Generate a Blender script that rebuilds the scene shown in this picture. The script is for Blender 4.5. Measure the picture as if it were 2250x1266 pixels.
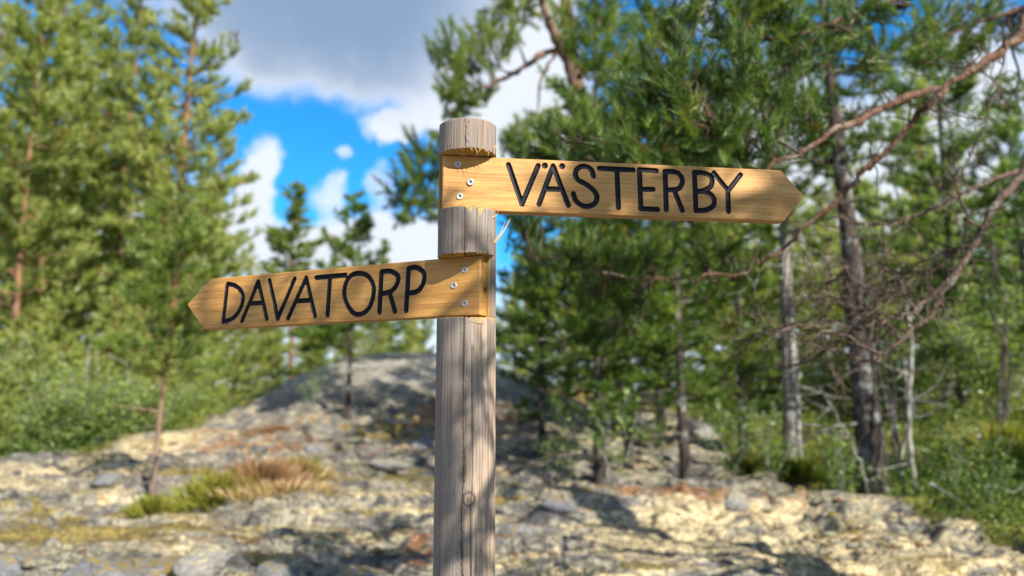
import bpy, math, random
import numpy as np
from mathutils import Vector, Matrix

for o in list(bpy.data.objects):
    bpy.data.objects.remove(o)
SC = bpy.context.scene
COL = SC.collection
R = math.radians
PI = math.pi

# ------------------------------------------------------------------ camera
CAM_Z = 1.55
cam_d = bpy.data.cameras.new('camera')
cam_d.sensor_width = 36.0
cam_d.lens = 26.4
cam_d.clip_start = 0.05
cam_d.clip_end = 3000
cam_d.dof.use_dof = True
cam_d.dof.focus_distance = 1.34
cam_d.dof.aperture_fstop = 2.5
cam_d.dof.aperture_blades = 0
cam = bpy.data.objects.new('camera', cam_d)
cam.location = (0, 0, CAM_Z)
cam.rotation_euler = (R(98), 0, 0)
COL.objects.link(cam)
SC.camera = cam

# ------------------------------------------------------------------ sun, sky
SUN_AZ, SUN_EL = 38.0, 34.0          # degrees right of straight behind the camera
SUN = np.array([math.sin(R(SUN_AZ)) * math.cos(R(SUN_EL)),
                -math.cos(R(SUN_AZ)) * math.cos(R(SUN_EL)), math.sin(R(SUN_EL))])
sd = bpy.data.lights.new('sun', 'SUN')
sd.energy = 5.0
sd.angle = R(0.53)
sd.color = (1.0, 0.93, 0.80)
sun = bpy.data.objects.new('sun', sd)
sun.rotation_euler = Vector(SUN).to_track_quat('Z', 'Y').to_euler()
sun.location = (20, -25, 25)
COL.objects.link(sun)

SC.view_settings.view_transform = 'Standard'
SC.view_settings.look = 'None'
SC.view_settings.exposure = 1.25
SC.view_settings.gamma = 1.0
SC.view_settings.use_curve_mapping = False

world = bpy.data.worlds.new('World')
SC.world = world
world.use_nodes = True


class NT:
    """tiny wrapper for writing node trees"""
    def __init__(s, tree):
        s.t = tree
        tree.nodes.clear()

    def n(s, typ, **kw):
        nd = s.t.nodes.new(typ)
        for k, v in kw.items():
            setattr(nd, k, v)
        return nd

    def set(s, sock, v):
        if isinstance(v, bpy.types.NodeSocket):
            s.t.links.new(v, sock)
        elif v is not None:
            sock.default_value = v

    def math(s, op, a, b=None, c=None, clamp=False):
        nd = s.n('ShaderNodeMath', operation=op, use_clamp=clamp)
        for i, v in enumerate((a, b, c)):
            s.set(nd.inputs[i], v)
        return nd.outputs[0]

    def vmath(s, op, a, b=None, out=0):
        nd = s.n('ShaderNodeVectorMath', operation=op)
        s.set(nd.inputs[0], a)
        if b is not None:
            s.set(nd.inputs[1], b)
        return nd.outputs[out]

    def mix(s, f, a, b, mode='MIX'):
        nd = s.n('ShaderNodeMix', data_type='RGBA', blend_type=mode)
        s.set(nd.inputs[0], f)
        s.set(nd.inputs[6], a if not isinstance(a, tuple) else (*a[:3], 1))
        s.set(nd.inputs[7], b if not isinstance(b, tuple) else (*b[:3], 1))
        return nd.outputs[2]

    def noise(s, vec, scale, detail=4, rough=0.55, dist=0.0, out=0):
        nd = s.n('ShaderNodeTexNoise')
        s.set(nd.inputs['Vector'], vec)
        nd.inputs['Scale'].default_value = scale
        nd.inputs['Detail'].default_value = detail
        nd.inputs['Roughness'].default_value = rough
        nd.inputs['Distortion'].default_value = dist
        return nd.outputs[out]

    def ramp(s, f, lo, hi, a=0.0, b=1.0, smooth=True):
        nd = s.n('ShaderNodeMapRange', interpolation_type='SMOOTHSTEP' if smooth else 'LINEAR')
        s.set(nd.inputs[0], f)
        s.set(nd.inputs[1], lo)
        s.set(nd.inputs[2], hi)
        nd.inputs[3].default_value = a
        nd.inputs[4].default_value = b
        return nd.outputs[0]

    def scale(s, vec, sc):
        nd = s.n('ShaderNodeMapping')
        s.set(nd.inputs[0], vec)
        nd.inputs['Scale'].default_value = sc
        return nd.outputs[0]


def build_sky():
    w = NT(world.node_tree)
    out = w.n('ShaderNodeOutputWorld')
    bg = w.n('ShaderNodeBackground')
    sky = w.n('ShaderNodeTexSky', sky_type='NISHITA')
    sky.sun_disc = False
    sky.sun_elevation = R(SUN_EL)
    sky.sun_rotation = math.atan2(SUN[0], SUN[1])
    sky.air_density = 1.0
    sky.dust_density = 0.3
    sky.ozone_density = 2.0
    blue = w.mix(1.0, sky.outputs[0], (0.17, 1.02, 1.62), 'MULTIPLY')
    tc = w.n('ShaderNodeTexCoord')
    d = w.vmath('NORMALIZE', tc.outputs['Generated'])
    n1 = w.noise(d, 5.0, 7, 0.6, out=1)
    wob = w.vmath('SCALE', w.vmath('SUBTRACT', n1, (0.5, 0.5, 0.5)))
    wob.node.inputs['Scale'].default_value = 0.16
    dd = w.vmath('ADD', d, wob)

    def sdir(az, el):
        return (math.sin(R(az)) * math.cos(R(el)), math.cos(R(az)) * math.cos(R(el)), math.sin(R(el)))
    # cloud banks and clear gaps: azimuth, elevation, half width, half height (degrees), weight
    banks = [(-15.5, 31, 16, 11, 1.0), (-14, 17.5, 10, 6.5, -1.05), (-4.5, 22.5, 5.5, 6, 0.55),
             (-9.8, 20.6, 2.8, 1.6, 1.35), (-13.2, 17.9, 1.3, 0.9, 0.9), (-13.7, 14.9, 1.9, 2.3, 1.1), (-19.3, 15.2, 2.0, 3.6, 1.25),
             (-9.6, 16.0, 1.9, 2.6, 0.9), (-7.8, 11.0, 7, 3.6, 1.0), (-16, 10.5, 8, 3.0, 0.95),
             (2.5, 23, 7.5, 8, 1.0), (10.5, 24, 6, 6, -0.85), (26, 29, 8, 7, -1.0), (24, 14, 12, 6, 0.8),
             (-28, 20, 9, 9, -0.5), (12, 13, 6, 5, 0.5), (33, 20, 5, 5, 0.5)]
    gen = w.noise(d, 2.3, 5, 0.55)
    acc = w.ramp(gen, 0.36, 0.62, -0.1, 0.75)
    for az, el, rw, rh, wt in banks:
        v = w.vmath('SUBTRACT', dd, sdir(az, el))
        a = R(az)
        rt = w.vmath('DOT_PRODUCT', v, (math.cos(a) / R(rw), -math.sin(a) / R(rw), 0.0), out=1)
        upv = w.vmath('DOT_PRODUCT', v, (-math.sin(R(el)) * math.sin(a) / R(rh), -math.sin(R(el)) * math.cos(a) / R(rh),
                                        math.cos(R(el)) / R(rh)), out=1)
        ln = w.math('SQRT', w.math('ADD', w.math('MULTIPLY', rt, rt), w.math('MULTIPLY', upv, upv)))
        # only on the near side of the sky
        if (az, el) == banks[0][:2]:
            heavy = w.ramp(ln, 0.35, 1.05, 1.0, 0.0)
        acc = w.math('ADD', acc, w.ramp(ln, 0.35, 1.15, wt, 0.0))
    fine = w.noise(d, 11.0, 8, 0.62, 0.3)
    acc = w.math('ADD', acc, w.ramp(fine, 0.2, 0.8, -0.38, 0.38, smooth=False))
    mask = w.ramp(acc, -0.02, 0.95)
    thick = w.ramp(acc, 0.30, 1.15)
    lowz = w.n('ShaderNodeSeparateXYZ')
    w.set(lowz.inputs[0], d)
    lowm = w.ramp(w.math('ADD', lowz.outputs[2], w.math('MULTIPLY', w.math('SUBTRACT', n1.node.outputs[0], 0.5), 0.10)), 0.10, 0.19, 0.85, 0.0)
    mask = w.math('MAXIMUM', mask, lowm)
    grey = w.math('MULTIPLY', thick, w.math('ADD', 0.12, w.math('MULTIPLY', heavy, 0.88)))
    cl = w.mix(grey, (6.8, 7.2, 7.9), (1.9, 2.75, 4.1))
    cl = w.mix(w.math('MULTIPLY', heavy, 0.75), cl, (1.9, 2.8, 4.3))
    col = w.mix(mask, blue, cl)
    w.set(bg.inputs[0], col)
    bg.inputs[1].default_value = 0.06
    w.t.links.new(bg.outputs[0], out.inputs[0])


build_sky()

# ------------------------------------------------------------------ helpers
RNG = np.random.default_rng(7)


def hash2(ix, iy, seed):
    h = (ix.astype(np.int64) * 374761393 + iy.astype(np.int64) * 668265263 + seed * 974634777) & 0xffffffff
    h = ((h ^ (h >> 13)) * 1274126177) & 0xffffffff
    h = h ^ (h >> 16)
    return (h & 0xffff) / 65535.0


def vnoise(x, y, seed=0):
    x = np.asarray(x, float)
    y = np.asarray(y, float)
    ix = np.floor(x)
    iy = np.floor(y)
    fx = x - ix
    fy = y - iy
    fx = fx * fx * fx * (fx * (fx * 6 - 15) + 10)
    fy = fy * fy * fy * (fy * (fy * 6 - 15) + 10)
    a = hash2(ix, iy, seed)
    b = hash2(ix + 1, iy, seed)
    c = hash2(ix, iy + 1, seed)
    d = hash2(ix + 1, iy + 1, seed)
    return (a * (1 - fx) + b * fx) * (1 - fy) + (c * (1 - fx) + d * fx) * fy


def fbm(x, y, seed=0, octv=4, gain=0.5):
    t = 0.0
    a = 1.0
    s = 0.0
    for i in range(octv):
        t = t + a * (vnoise(x * 2 ** i + 17.3 * i, y * 2 ** i - 9.1 * i, seed + i) - 0.5)
        s += a
        a *= gain
    return t / s


def sstep(x, lo, hi):
    t = np.clip((x - lo) / (hi - lo), 0, 1)
    return t * t * (3 - 2 * t)


def unit(v):
    return v / np.maximum(np.linalg.norm(v, axis=-1, keepdims=True), 1e-9)


def mk_mesh(name, V, F, attrs=None, smooth=False, mats=(), mi=None):
    """V (n,3); F list of int arrays, each (m,3) or (m,4)"""
    me = bpy.data.meshes.new(name)
    V = np.asarray(V, np.float32)
    if isinstance(F, np.ndarray):
        F = [F]
    F = [np.asarray(f, np.int32) for f in F if len(f)]
    me.vertices.add(len(V))
    me.vertices.foreach_set('co', V.ravel())
    nl = sum(f.size for f in F)
    npoly = sum(len(f) for f in F)
    me.loops.add(nl)
    me.loops.foreach_set('vertex_index', np.concatenate([f.ravel() for f in F]))
    me.polygons.add(npoly)
    tot = np.concatenate([np.full(len(f), f.shape[1], np.int32) for f in F])
    st = np.concatenate([[0], np.cumsum(tot)[:-1]]).astype(np.int32)
    me.polygons.foreach_set('loop_start', st)
    me.polygons.foreach_set('loop_total', tot)
    if smooth:
        me.polygons.foreach_set('use_smooth', np.ones(npoly, bool))
    for m in mats:
        me.materials.append(m)
    if mi is not None:
        me.polygons.foreach_set('material_index', np.asarray(mi, np.int32))
    for k, v in (attrs or {}).items():
        at = me.attributes.new(k, 'FLOAT', 'POINT')
        at.data.foreach_set('value', np.asarray(v, np.float32))
    me.update(calc_edges=True)
    me.validate()
    return me


def link(name, me, parent=None, mat=None):
    o = bpy.data.objects.new(name, me)
    COL.objects.link(o)
    if mat is not None and me is not None and not len(me.materials):
        me.materials.append(mat)
    if parent is not None:
        o.parent = parent
    return o


def empty(name, loc, rz=0.0):
    o = bpy.data.objects.new(name, None)
    o.empty_display_size = 0.2
    o.location = loc
    o.rotation_euler = (0, 0, rz)
    COL.objects.link(o)
    return o


def tag(o, label=None, cat=None, group=None, kind=None):
    if label:
        o['label'] = label
    if cat:
        o['category'] = cat
    if group:
        o['group'] = group
    if kind:
        o['kind'] = kind
    return o


class Geo:
    """collects pieces of geometry for one mesh"""
    def __init__(s):
        s.V, s.F3, s.F4, s.A, s.n = [], [], [], [], 0

    def add(s, V, F, a=0.0):
        V = np.asarray(V, float)
        F = np.asarray(F, int)
        if not len(F):
            return
        s.V.append(V)
        (s.F3 if F.shape[1] == 3 else s.F4).append(F + s.n)
        s.A.append(np.broadcast_to(np.asarray(a, float), (len(V),)))
        s.n += len(V)

    def mesh(s, name, smooth=False, mats=()):
        F = []
        if s.F4:
            F.append(np.concatenate(s.F4))
        if s.F3:
            F.append(np.concatenate(s.F3))
        return mk_mesh(name, np.concatenate(s.V), F, {'v': np.concatenate(s.A)}, smooth, mats)


def smooth_path(P, n):
    """Catmull-Rom resample of P (k,d) to n points"""
    P = np.asarray(P, float)
    Q = np.vstack([2 * P[0] - P[1], P, 2 * P[-1] - P[-2]])
    u = np.linspace(0, len(P) - 1 - 1e-6, n)
    i = u.astype(int)
    t = (u - i)[:, None]
    a, b, c, d = Q[i], Q[i + 1], Q[i + 2], Q[i + 3]
    return 0.5 * (2 * b + (c - a) * t + (2 * a - 5 * b + 4 * c - d) * t * t + (3 * b - a - 3 * c + d) * t ** 3)


def tube(P, rad, sides=6, jit=0.0, rng=None, cap=True):
    P = np.asarray(P, float)
    rad = np.broadcast_to(np.asarray(rad, float), (len(P),))
    T = unit(np.gradient(P, axis=0))
    ref = np.array([0, 0, 1.0]) if abs(T[0][2]) < 0.9 else np.array([1.0, 0, 0])
    U = unit(np.cross(T, ref))
    W = np.cross(T, U)
    th = np.arange(sides) * 2 * PI / sides
    rr = rad[:, None] * np.ones(sides)
    if jit and rng is not None:
        rr = rr * (1 + rng.uniform(-jit, jit, rr.shape))
    V = P[:, None, :] + rr[..., None] * (np.cos(th)[None, :, None] * U[:, None, :] + np.sin(th)[None, :, None] * W[:, None, :])
    n = len(P)
    i = np.arange(n - 1)[:, None] * sides
    j = np.arange(sides)[None, :]
    k = (j + 1) % sides
    F = np.stack([i + j, i + k, i + k + sides, i + j + sides], -1).reshape(-1, 4)
    return V.reshape(-1, 3), F


def blades(rng, C, D, K, length, width, spread, along=0.0, up=0.15):
    """K thin needle triangles round each centre C pointing roughly along D"""
    n = len(C)
    C = np.repeat(C, K, 0)
    D = np.repeat(D, K, 0)
    m = n * K
    rnd = unit(rng.normal(size=(m, 3)))
    B = unit(D + rnd * spread + np.array([0, 0, up]))
    L = length * rng.uniform(0.6, 1.15, (m, 1))
    S = C + D * along * rng.uniform(-0.5, 0.5, (m, 1)) + rnd * 0.01 * length
    side = unit(np.cross(B, unit(rng.normal(size=(m, 3))))) * (width * rng.uniform(0.6, 1.2, (m, 1)) * 0.5)
    V = np.empty((m, 3, 3))
    V[:, 0] = S - side
    V[:, 1] = S + side
    V[:, 2] = S + B * L
    F = np.arange(m * 3).reshape(-1, 3)
    return V.reshape(-1, 3), F


def leaves(rng, C, size, droop=0.3, asp=0.7):
    """one four-cornered folded leaf at each centre"""
    m = len(C)
    A = unit(rng.normal(size=(m, 3)) * np.array([1, 1, 0.55]) + np.array([0, 0, -droop]))
    nrm = unit(rng.normal(size=(m, 3)) + np.array([0, 0, 0.9]))
    S = unit(np.cross(A, nrm))
    nn = np.cross(S, A)
    L = size * rng.uniform(0.6, 1.25, (m, 1))
    V = np.empty((m, 4, 3))
    V[:, 0] = C
    V[:, 1] = C + A * L * 0.45 + S * L * asp * 0.5 + nn * L * 0.08
    V[:, 2] = C + A * L
    V[:, 3] = C + A * L * 0.45 - S * L * asp * 0.5 + nn * L * 0.08
    q = np.arange(m)[:, None] * 4
    F = np.concatenate([q + np.array([0, 1, 2]), q + np.array([0, 2, 3])], 0)
    return V.reshape(-1, 3), F


# ------------------------------------------------------------------ materials
def new_mat(name):
    m = bpy.data.materials.new(name)
    m.use_nodes = True
    return m, NT(m.node_tree)


def finish(t, shader):
    o = t.n('ShaderNodeOutputMaterial')
    t.t.links.new(shader, o.inputs[0])


def principled(t, col, rough=0.8, bump=None, bstr=0.4, bdist=0.01, spec=0.3, metal=0.0, coat=0.0):
    p = t.n('ShaderNodeBsdfPrincipled')
    t.set(p.inputs['Base Color'], col if not isinstance(col, tuple) else (*col, 1))
    t.set(p.inputs['Roughness'], rough)
    p.inputs['Metallic'].default_value = metal
    p.inputs['Specular IOR Level'].default_value = spec
    p.inputs['Coat Weight'].default_value = coat
    if bump is not None:
        b = t.n('ShaderNodeBump')
        b.inputs['Strength'].default_value = bstr
        b.inputs['Distance'].default_value = bdist
        t.set(b.inputs['Height'], bump)
        t.t.links.new(b.outputs[0], p.inputs['Normal'])
    return p.outputs[0]


def leaf_mat(name, dark, mid, light, trans=0.35, warm=None):
    m, t = new_mat(name)
    at = t.n('ShaderNodeAttribute', attribute_name='v')
    g = t.n('ShaderNodeNewGeometry')
    oi = t.n('ShaderNodeObjectInfo')
    nz = t.noise(g.outputs['Position'], 1.3, 3)
    f = t.math('ADD', t.math('MULTIPLY', at.outputs['Fac'], 0.75), t.math('MULTIPLY', nz, 0.35))
    f = t.math('ADD', f, t.math('MULTIPLY', t.math('SUBTRACT', oi.outputs['Random'], 0.5), 0.25))
    c = t.mix(t.ramp(f, 0.15, 0.6), dark, mid)
    c = t.mix(t.ramp(f, 0.55, 1.0), c, light)
    if warm:
        c = t.mix(t.ramp(at.outputs['Fac'], 0.955, 0.965), c, warm)
    d = t.n('ShaderNodeBsdfDiffuse')
    t.set(d.inputs[0], c)
    tr = t.n('ShaderNodeBsdfTranslucent')
    t.set(tr.inputs[0], t.mix(1.0, c, (1.15, 1.25, 0.6), 'MULTIPLY'))
    mx = t.n('ShaderNodeMixShader')
    mx.inputs[0].default_value = trans
    t.t.links.new(d.outputs[0], mx.inputs[1])
    t.t.links.new(tr.outputs[0], mx.inputs[2])
    gl = t.n('ShaderNodeBsdfGlossy')
    gl.inputs[0].default_value = (0.9, 1, 0.9, 1)
    gl.inputs[1].default_value = 0.45
    mx2 = t.n('ShaderNodeMixShader')
    mx2.inputs[0].default_value = 0.03
    t.t.links.new(mx.outputs[0], mx2.inputs[1])
    t.t.links.new(gl.outputs[0], mx2.inputs[2])
    finish(t, mx2.outputs[0])
    return m


M = {}
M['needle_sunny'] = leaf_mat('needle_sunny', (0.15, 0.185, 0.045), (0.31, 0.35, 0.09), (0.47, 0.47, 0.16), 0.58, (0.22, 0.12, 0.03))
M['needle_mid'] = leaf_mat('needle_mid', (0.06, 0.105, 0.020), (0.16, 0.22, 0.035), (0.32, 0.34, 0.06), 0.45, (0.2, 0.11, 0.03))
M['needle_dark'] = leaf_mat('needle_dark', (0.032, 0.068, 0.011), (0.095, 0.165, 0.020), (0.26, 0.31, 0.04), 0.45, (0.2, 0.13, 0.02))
M['leaf_light'] = leaf_mat('leaf_light', (0.07, 0.14, 0.02), (0.14, 0.23, 0.03), (0.24, 0.31, 0.045), 0.45)
M['leaf_bush'] = leaf_mat('leaf_bush', (0.09, 0.14, 0.035), (0.22, 0.285, 0.065), (0.31, 0.35, 0.085), 0.5)
M['berry_leaf'] = leaf_mat('berry_leaf', (0.04, 0.085, 0.012), (0.11, 0.165, 0.02), (0.25, 0.26, 0.035), 0.4)
M['heath'] = leaf_mat('heath', (0.13, 0.11, 0.03), (0.27, 0.20, 0.06), (0.42, 0.27, 0.15), 0.4)
M['rust_heath'] = leaf_mat('rust_heath', (0.10, 0.06, 0.025), (0.24, 0.13, 0.06), (0.36, 0.22, 0.13), 0.4)
M['grass'] = leaf_mat('grass', (0.10, 0.12, 0.02), (0.24, 0.23, 0.035), (0.36, 0.28, 0.08), 0.4)


def bark_mat(name, low, high, z0, z1, lichen=None, sc=1.0):
    m, t = new_mat(name)
    tc = t.n('ShaderNodeTexCoord')
    ob = tc.outputs['Object']
    sx = t.n('ShaderNodeSeparateXYZ')
    t.set(sx.inputs[0], ob)
    st = t.scale(ob, (14 * sc, 14 * sc, 4 * sc))
    n1 = t.noise(st, 1.0, 5, 0.65, 0.6)
    n2 = t.noise(t.scale(ob, (40 * sc, 40 * sc, 10 * sc)), 1.0, 4, 0.6)
    c = t.mix(t.ramp(t.math('ADD', sx.outputs[2], t.math('MULTIPLY', n1, 1.2)), z0, z1), low, high)
    plate = t.ramp(n1, 0.36, 0.56)
    c = t.mix(plate, t.mix(1.0, c, (0.28, 0.26, 0.26), 'MULTIPLY'), c)
    c = t.mix(t.ramp(n2, 0.4, 0.75), c, t.mix(1.0, c, (1.5, 1.45, 1.4), 'MULTIPLY'))
    if lichen:
        ln = t.noise(ob, 4.0 * sc, 5, 0.65)
        c = t.mix(t.math('MULTIPLY', t.ramp(ln, 0.52, 0.66), 0.75), c, lichen)
    tw = t.n('ShaderNodeAttribute', attribute_name='v').outputs['Fac']
    c = t.mix(tw, c, (0.065, 0.042, 0.030))
    h = t.math('ADD', n1, t.math('MULTIPLY', n2, 0.3))
    finish(t, principled(t, c, 0.9, h, 0.9, 0.03))
    return m


M['bark_pine'] = bark_mat('bark_pine', (0.13, 0.095, 0.075), (0.185, 0.10, 0.055), 1.5, 5.0)
M['bark_young'] = bark_mat('bark_young', (0.175, 0.130, 0.105), (0.20, 0.12, 0.07), 0.8, 2.2)
M['bark_dark'] = bark_mat('bark_dark', (0.045, 0.037, 0.033), (0.06, 0.043, 0.035), 2.0, 6.0, (0.30, 0.31, 0.29))
M['bark_old'] = bark_mat('bark_old', (0.13, 0.10, 0.085), (0.16, 0.10, 0.07), 3.0, 7.0)
M['bark_grey'] = bark_mat('bark_grey', (0.20, 0.19, 0.18), (0.24, 0.22, 0.20), 0, 3, (0.42, 0.43, 0.40), 1.5)
M['limb_red'] = bark_mat('limb_red', (0.095, 0.058, 0.040), (0.125, 0.068, 0.042), 0, 3, (0.24, 0.19, 0.155), 2.6)
M['limb_dead'] = bark_mat('limb_dead', (0.10, 0.072, 0.056), (0.115, 0.08, 0.06), 0, 3, (0.21, 0.19, 0.17), 2.5)


def ground_material():
    m, t = new_mat('bedrock_and_lichen')
    g = t.n('ShaderNodeNewGeometry')
    p = g.outputs['Position']
    gm = t.n('ShaderNodeAttribute', attribute_name='green').outputs['Fac']
    bare = t.n('ShaderNodeAttribute', attribute_name='bare').outputs['Fac']
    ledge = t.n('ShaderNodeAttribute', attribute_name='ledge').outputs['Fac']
    big = t.noise(p, 0.55, 5, 0.6, 0.4)
    med = t.noise(t.scale(p, (1.6, 2.6, 3)), 1.0, 6, 0.62, 0.5)
    sml = t.noise(p, 9.0, 6, 0.65, 0.2)
    fin = t.noise(p, 42.0, 5, 0.7)
    rock = t.mix(t.ramp(sml, 0.3, 0.7), (0.063, 0.059, 0.056), (0.185, 0.174, 0.159))
    rock = t.mix(t.ramp(fin, 0.45, 0.75), rock, (0.225, 0.215, 0.205))
    rock = t.mix(t.math('MULTIPLY', bare, 0.75), rock, t.mix(t.ramp(med, 0.35, 0.65), (0.27, 0.255, 0.235), (0.40, 0.385, 0.36)))
    rock = t.mix(t.math('MULTIPLY', ledge, 0.8), rock, t.mix(t.ramp(sml, 0.35, 0.7), (0.035, 0.035, 0.037), (0.13, 0.125, 0.12)))  # dark lichen-covered rock, with the shade of the ledge faces painted in
    att = lambda k: t.n('ShaderNodeAttribute', attribute_name=k).outputs['Fac']
    cream, moss, rust = att('cream'), att('moss'), att('rust')
    lich = t.mix(t.ramp(fin, 0.3, 0.72), (0.224, 0.174, 0.100), (0.555, 0.462, 0.281))
    grl = t.mix(t.ramp(fin, 0.3, 0.7), (0.118, 0.106, 0.083), (0.295, 0.270, 0.206))
    och = t.mix(t.ramp(fin, 0.3, 0.7), (0.075, 0.060, 0.014), (0.23, 0.175, 0.040))
    lit = t.mix(t.ramp(fin, 0.3, 0.7), (0.07, 0.031, 0.015), (0.27, 0.120, 0.048))
    ctr = lambda q, k: t.math('MULTIPLY', t.math('SUBTRACT', q, 0.5), k)
    hard = t.math('ADD', t.math('MULTIPLY', bare, 0.30), t.math('MULTIPLY', ledge, 0.28))
    # what covers the rock
    c = t.mix(t.ramp(t.math('ADD', med, t.math('MULTIPLY', sml, 0.35)), 0.58, 0.72), rock, grl)
    lm = t.math('SUBTRACT', t.math('ADD', t.math('ADD', med, ctr(big, 0.5)), t.math('ADD', ctr(sml, 0.6), t.math('MULTIPLY', cream, 0.30))), hard)
    c = t.mix(t.ramp(lm, 0.48, 0.66), c, lich)
    m2 = t.noise(t.scale(p, (0.9, 2.0, 1.5)), 1.6, 5, 0.6, 0.8)
    mm = t.math('SUBTRACT', t.math('ADD', t.math('ADD', m2, ctr(sml, 0.45)), t.math('MULTIPLY', moss, 0.34)), hard)
    c = t.mix(t.math('MULTIPLY', t.ramp(mm, 0.55, 0.72), 0.9), c, och)
    m3 = t.noise(t.scale(p, (1.1, 2.6, 2)), 2.3, 5, 0.62, 0.8)
    m3 = t.math('SUBTRACT', t.math('ADD', t.math('ADD', m3, ctr(sml, 0.3)), t.math('MULTIPLY', rust, 0.30)), hard)
    c = t.mix(t.math('MULTIPLY', t.ramp(m3, 0.55, 0.72), 0.85), c, lit)
    crack = t.noise(t.scale(p, (1.4, 3.4, 4)), 2.6, 6, 0.6, 1.4)
    cr = t.ramp(t.math('ABSOLUTE', t.math('SUBTRACT', crack, 0.5)), 0.0, 0.05, 1.0, 0.0)
    c = t.mix(t.math('MULTIPLY', cr, 0.85), c, (0.026, 0.022, 0.018))
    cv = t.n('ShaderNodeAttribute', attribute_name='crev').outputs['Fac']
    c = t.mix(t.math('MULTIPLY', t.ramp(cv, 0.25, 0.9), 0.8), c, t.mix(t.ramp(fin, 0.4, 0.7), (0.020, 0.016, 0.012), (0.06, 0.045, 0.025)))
    soil = t.mix(t.ramp(sml, 0.35, 0.65), (0.037, 0.041, 0.013), (0.111, 0.111, 0.022))
    c = t.mix(t.ramp(t.math('ADD', gm, t.math('MULTIPLY', t.math('SUBTRACT', sml, 0.5), 0.5)), 0.35, 0.65), c, soil)
    h = t.math('ADD', t.math('MULTIPLY', sml, 0.8), t.math('MULTIPLY', fin, 0.45))
    h = t.math('SUBTRACT', h, t.math('MULTIPLY', cr, 0.25))
    finish(t, principled(t, c, 0.92, h, 0.55, 0.014, spec=0.15))
    return m


def rock_material(name, dark, light, moss):
    m, t = new_mat(name)
    tc = t.n('ShaderNodeTexCoord')
    p = tc.outputs['Object']
    g = t.n('ShaderNodeNewGeometry')
    a = t.noise(p, 7, 6, 0.65, 0.3)
    b = t.noise(p, 30, 5, 0.7)
    c = t.mix(t.ramp(a, 0.3, 0.7), dark, light)
    c = t.mix(t.ramp(b, 0.5, 0.75), c, (0.42, 0.41, 0.39))
    sx = t.n('ShaderNodeSeparateXYZ')
    t.set(sx.inputs[0], g.outputs['Normal'])
    mm = t.math('ADD', sx.outputs[2], t.math('MULTIPLY', t.math('SUBTRACT', t.noise(p, 4, 5, 0.6), 0.5), 2.4))
    c = t.mix(t.ramp(mm, 0.85, 1.1), c, t.mix(t.ramp(b, 0.3, 0.7), moss, tuple(min(1, q * 2.0) for q in moss)))
    finish(t, principled(t, c, 0.92, t.math('ADD', a, t.math('MULTIPLY', b, 0.4)), 0.9, 0.03, spec=0.15))
    return m


M['ground'] = ground_material()
M['rock_grey'] = rock_material('rock_grey', (0.072, 0.076, 0.085), (0.221, 0.225, 0.238), (0.170, 0.119, 0.025))
M['rock_pale'] = rock_material('rock_pale', (0.128, 0.119, 0.111), (0.306, 0.289, 0.264), (0.289, 0.255, 0.145))


def lichen_mat():
    m, t = new_mat('reindeer_lichen')
    at = t.n('ShaderNodeAttribute', attribute_name='v')
    g = t.n('ShaderNodeNewGeometry')
    f = t.noise(g.outputs['Position'], 60, 4, 0.7)
    c = t.mix(t.ramp(at.outputs['Fac'], 0.0, 0.55), (0.385, 0.333, 0.200), (0.296, 0.285, 0.215))
    c = t.mix(t.ramp(at.outputs['Fac'], 0.60, 0.75), c, (0.222, 0.155, 0.037))
    c = t.mix(t.ramp(at.outputs['Fac'], 0.88, 0.92), c, (0.178, 0.089, 0.044))
    c = t.mix(t.ramp(f, 0.35, 0.6), t.mix(1.0, c, (0.370, 0.355, 0.311), 'MULTIPLY'), c)
    finish(t, principled(t, c, 0.95, f, 1.0, 0.02, spec=0.1))
    return m


M['lichen'] = lichen_mat()


def oak_mat():
    m, t = new_mat('oiled_oak')
    tc = t.n('ShaderNodeTexCoord')
    ob = tc.outputs['Object']
    warp = t.noise(t.scale(ob, (2.2, 2.2, 9)), 1.0, 3)
    wv = t.vmath('ADD', ob, t.vmath('MULTIPLY', t.n('ShaderNodeCombineXYZ').outputs[0], (0, 0, 0)))
    cx = t.n('ShaderNodeCombineXYZ')
    t.set(cx.inputs[2], t.math('MULTIPLY', t.math('SUBTRACT', warp, 0.5), 0.05))
    wv = t.vmath('ADD', ob, cx.outputs[0])
    grain = t.noise(t.scale(wv, (7, 60, 240)), 1.0, 5, 0.6, 0.2)
    ring = t.noise(t.scale(wv, (1.6, 10, 42)), 1.0, 4, 0.55, 0.3)
    pores = t.noise(t.scale(wv, (38, 300, 700)), 1.0, 3, 0.6)
    cloud = t.noise(ob, 6.0, 4, 0.6)
    c = t.mix(t.ramp(ring, 0.32, 0.68), (0.344, 0.170, 0.041), (0.527, 0.289, 0.083))
    c = t.mix(t.math('MULTIPLY', t.ramp(grain, 0.35, 0.62, 1.0, 0.0), 0.5), c, (0.176, 0.076, 0.018))
    c = t.mix(t.math('MULTIPLY', t.ramp(pores, 0.60, 0.70), 0.55), c, (0.104, 0.045, 0.013))
    c = t.mix(t.math('MULTIPLY', t.ramp(cloud, 0.45, 0.72), 0.4), c, (0.416, 0.195, 0.046))
    spots = t.noise(t.scale(ob, (30, 30, 40)), 1.0, 2, 0.5)
    c = t.mix(t.ramp(spots, 0.735, 0.77), c, (0.056, 0.026, 0.009))
    h = t.math('SUBTRACT', t.math('MULTIPLY', grain, 0.7), t.math('MULTIPLY', t.ramp(pores, 0.58, 0.7), 0.8))
    finish(t, principled(t, c, 0.55, h, 0.55, 0.0012, spec=0.35))
    return m


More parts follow.
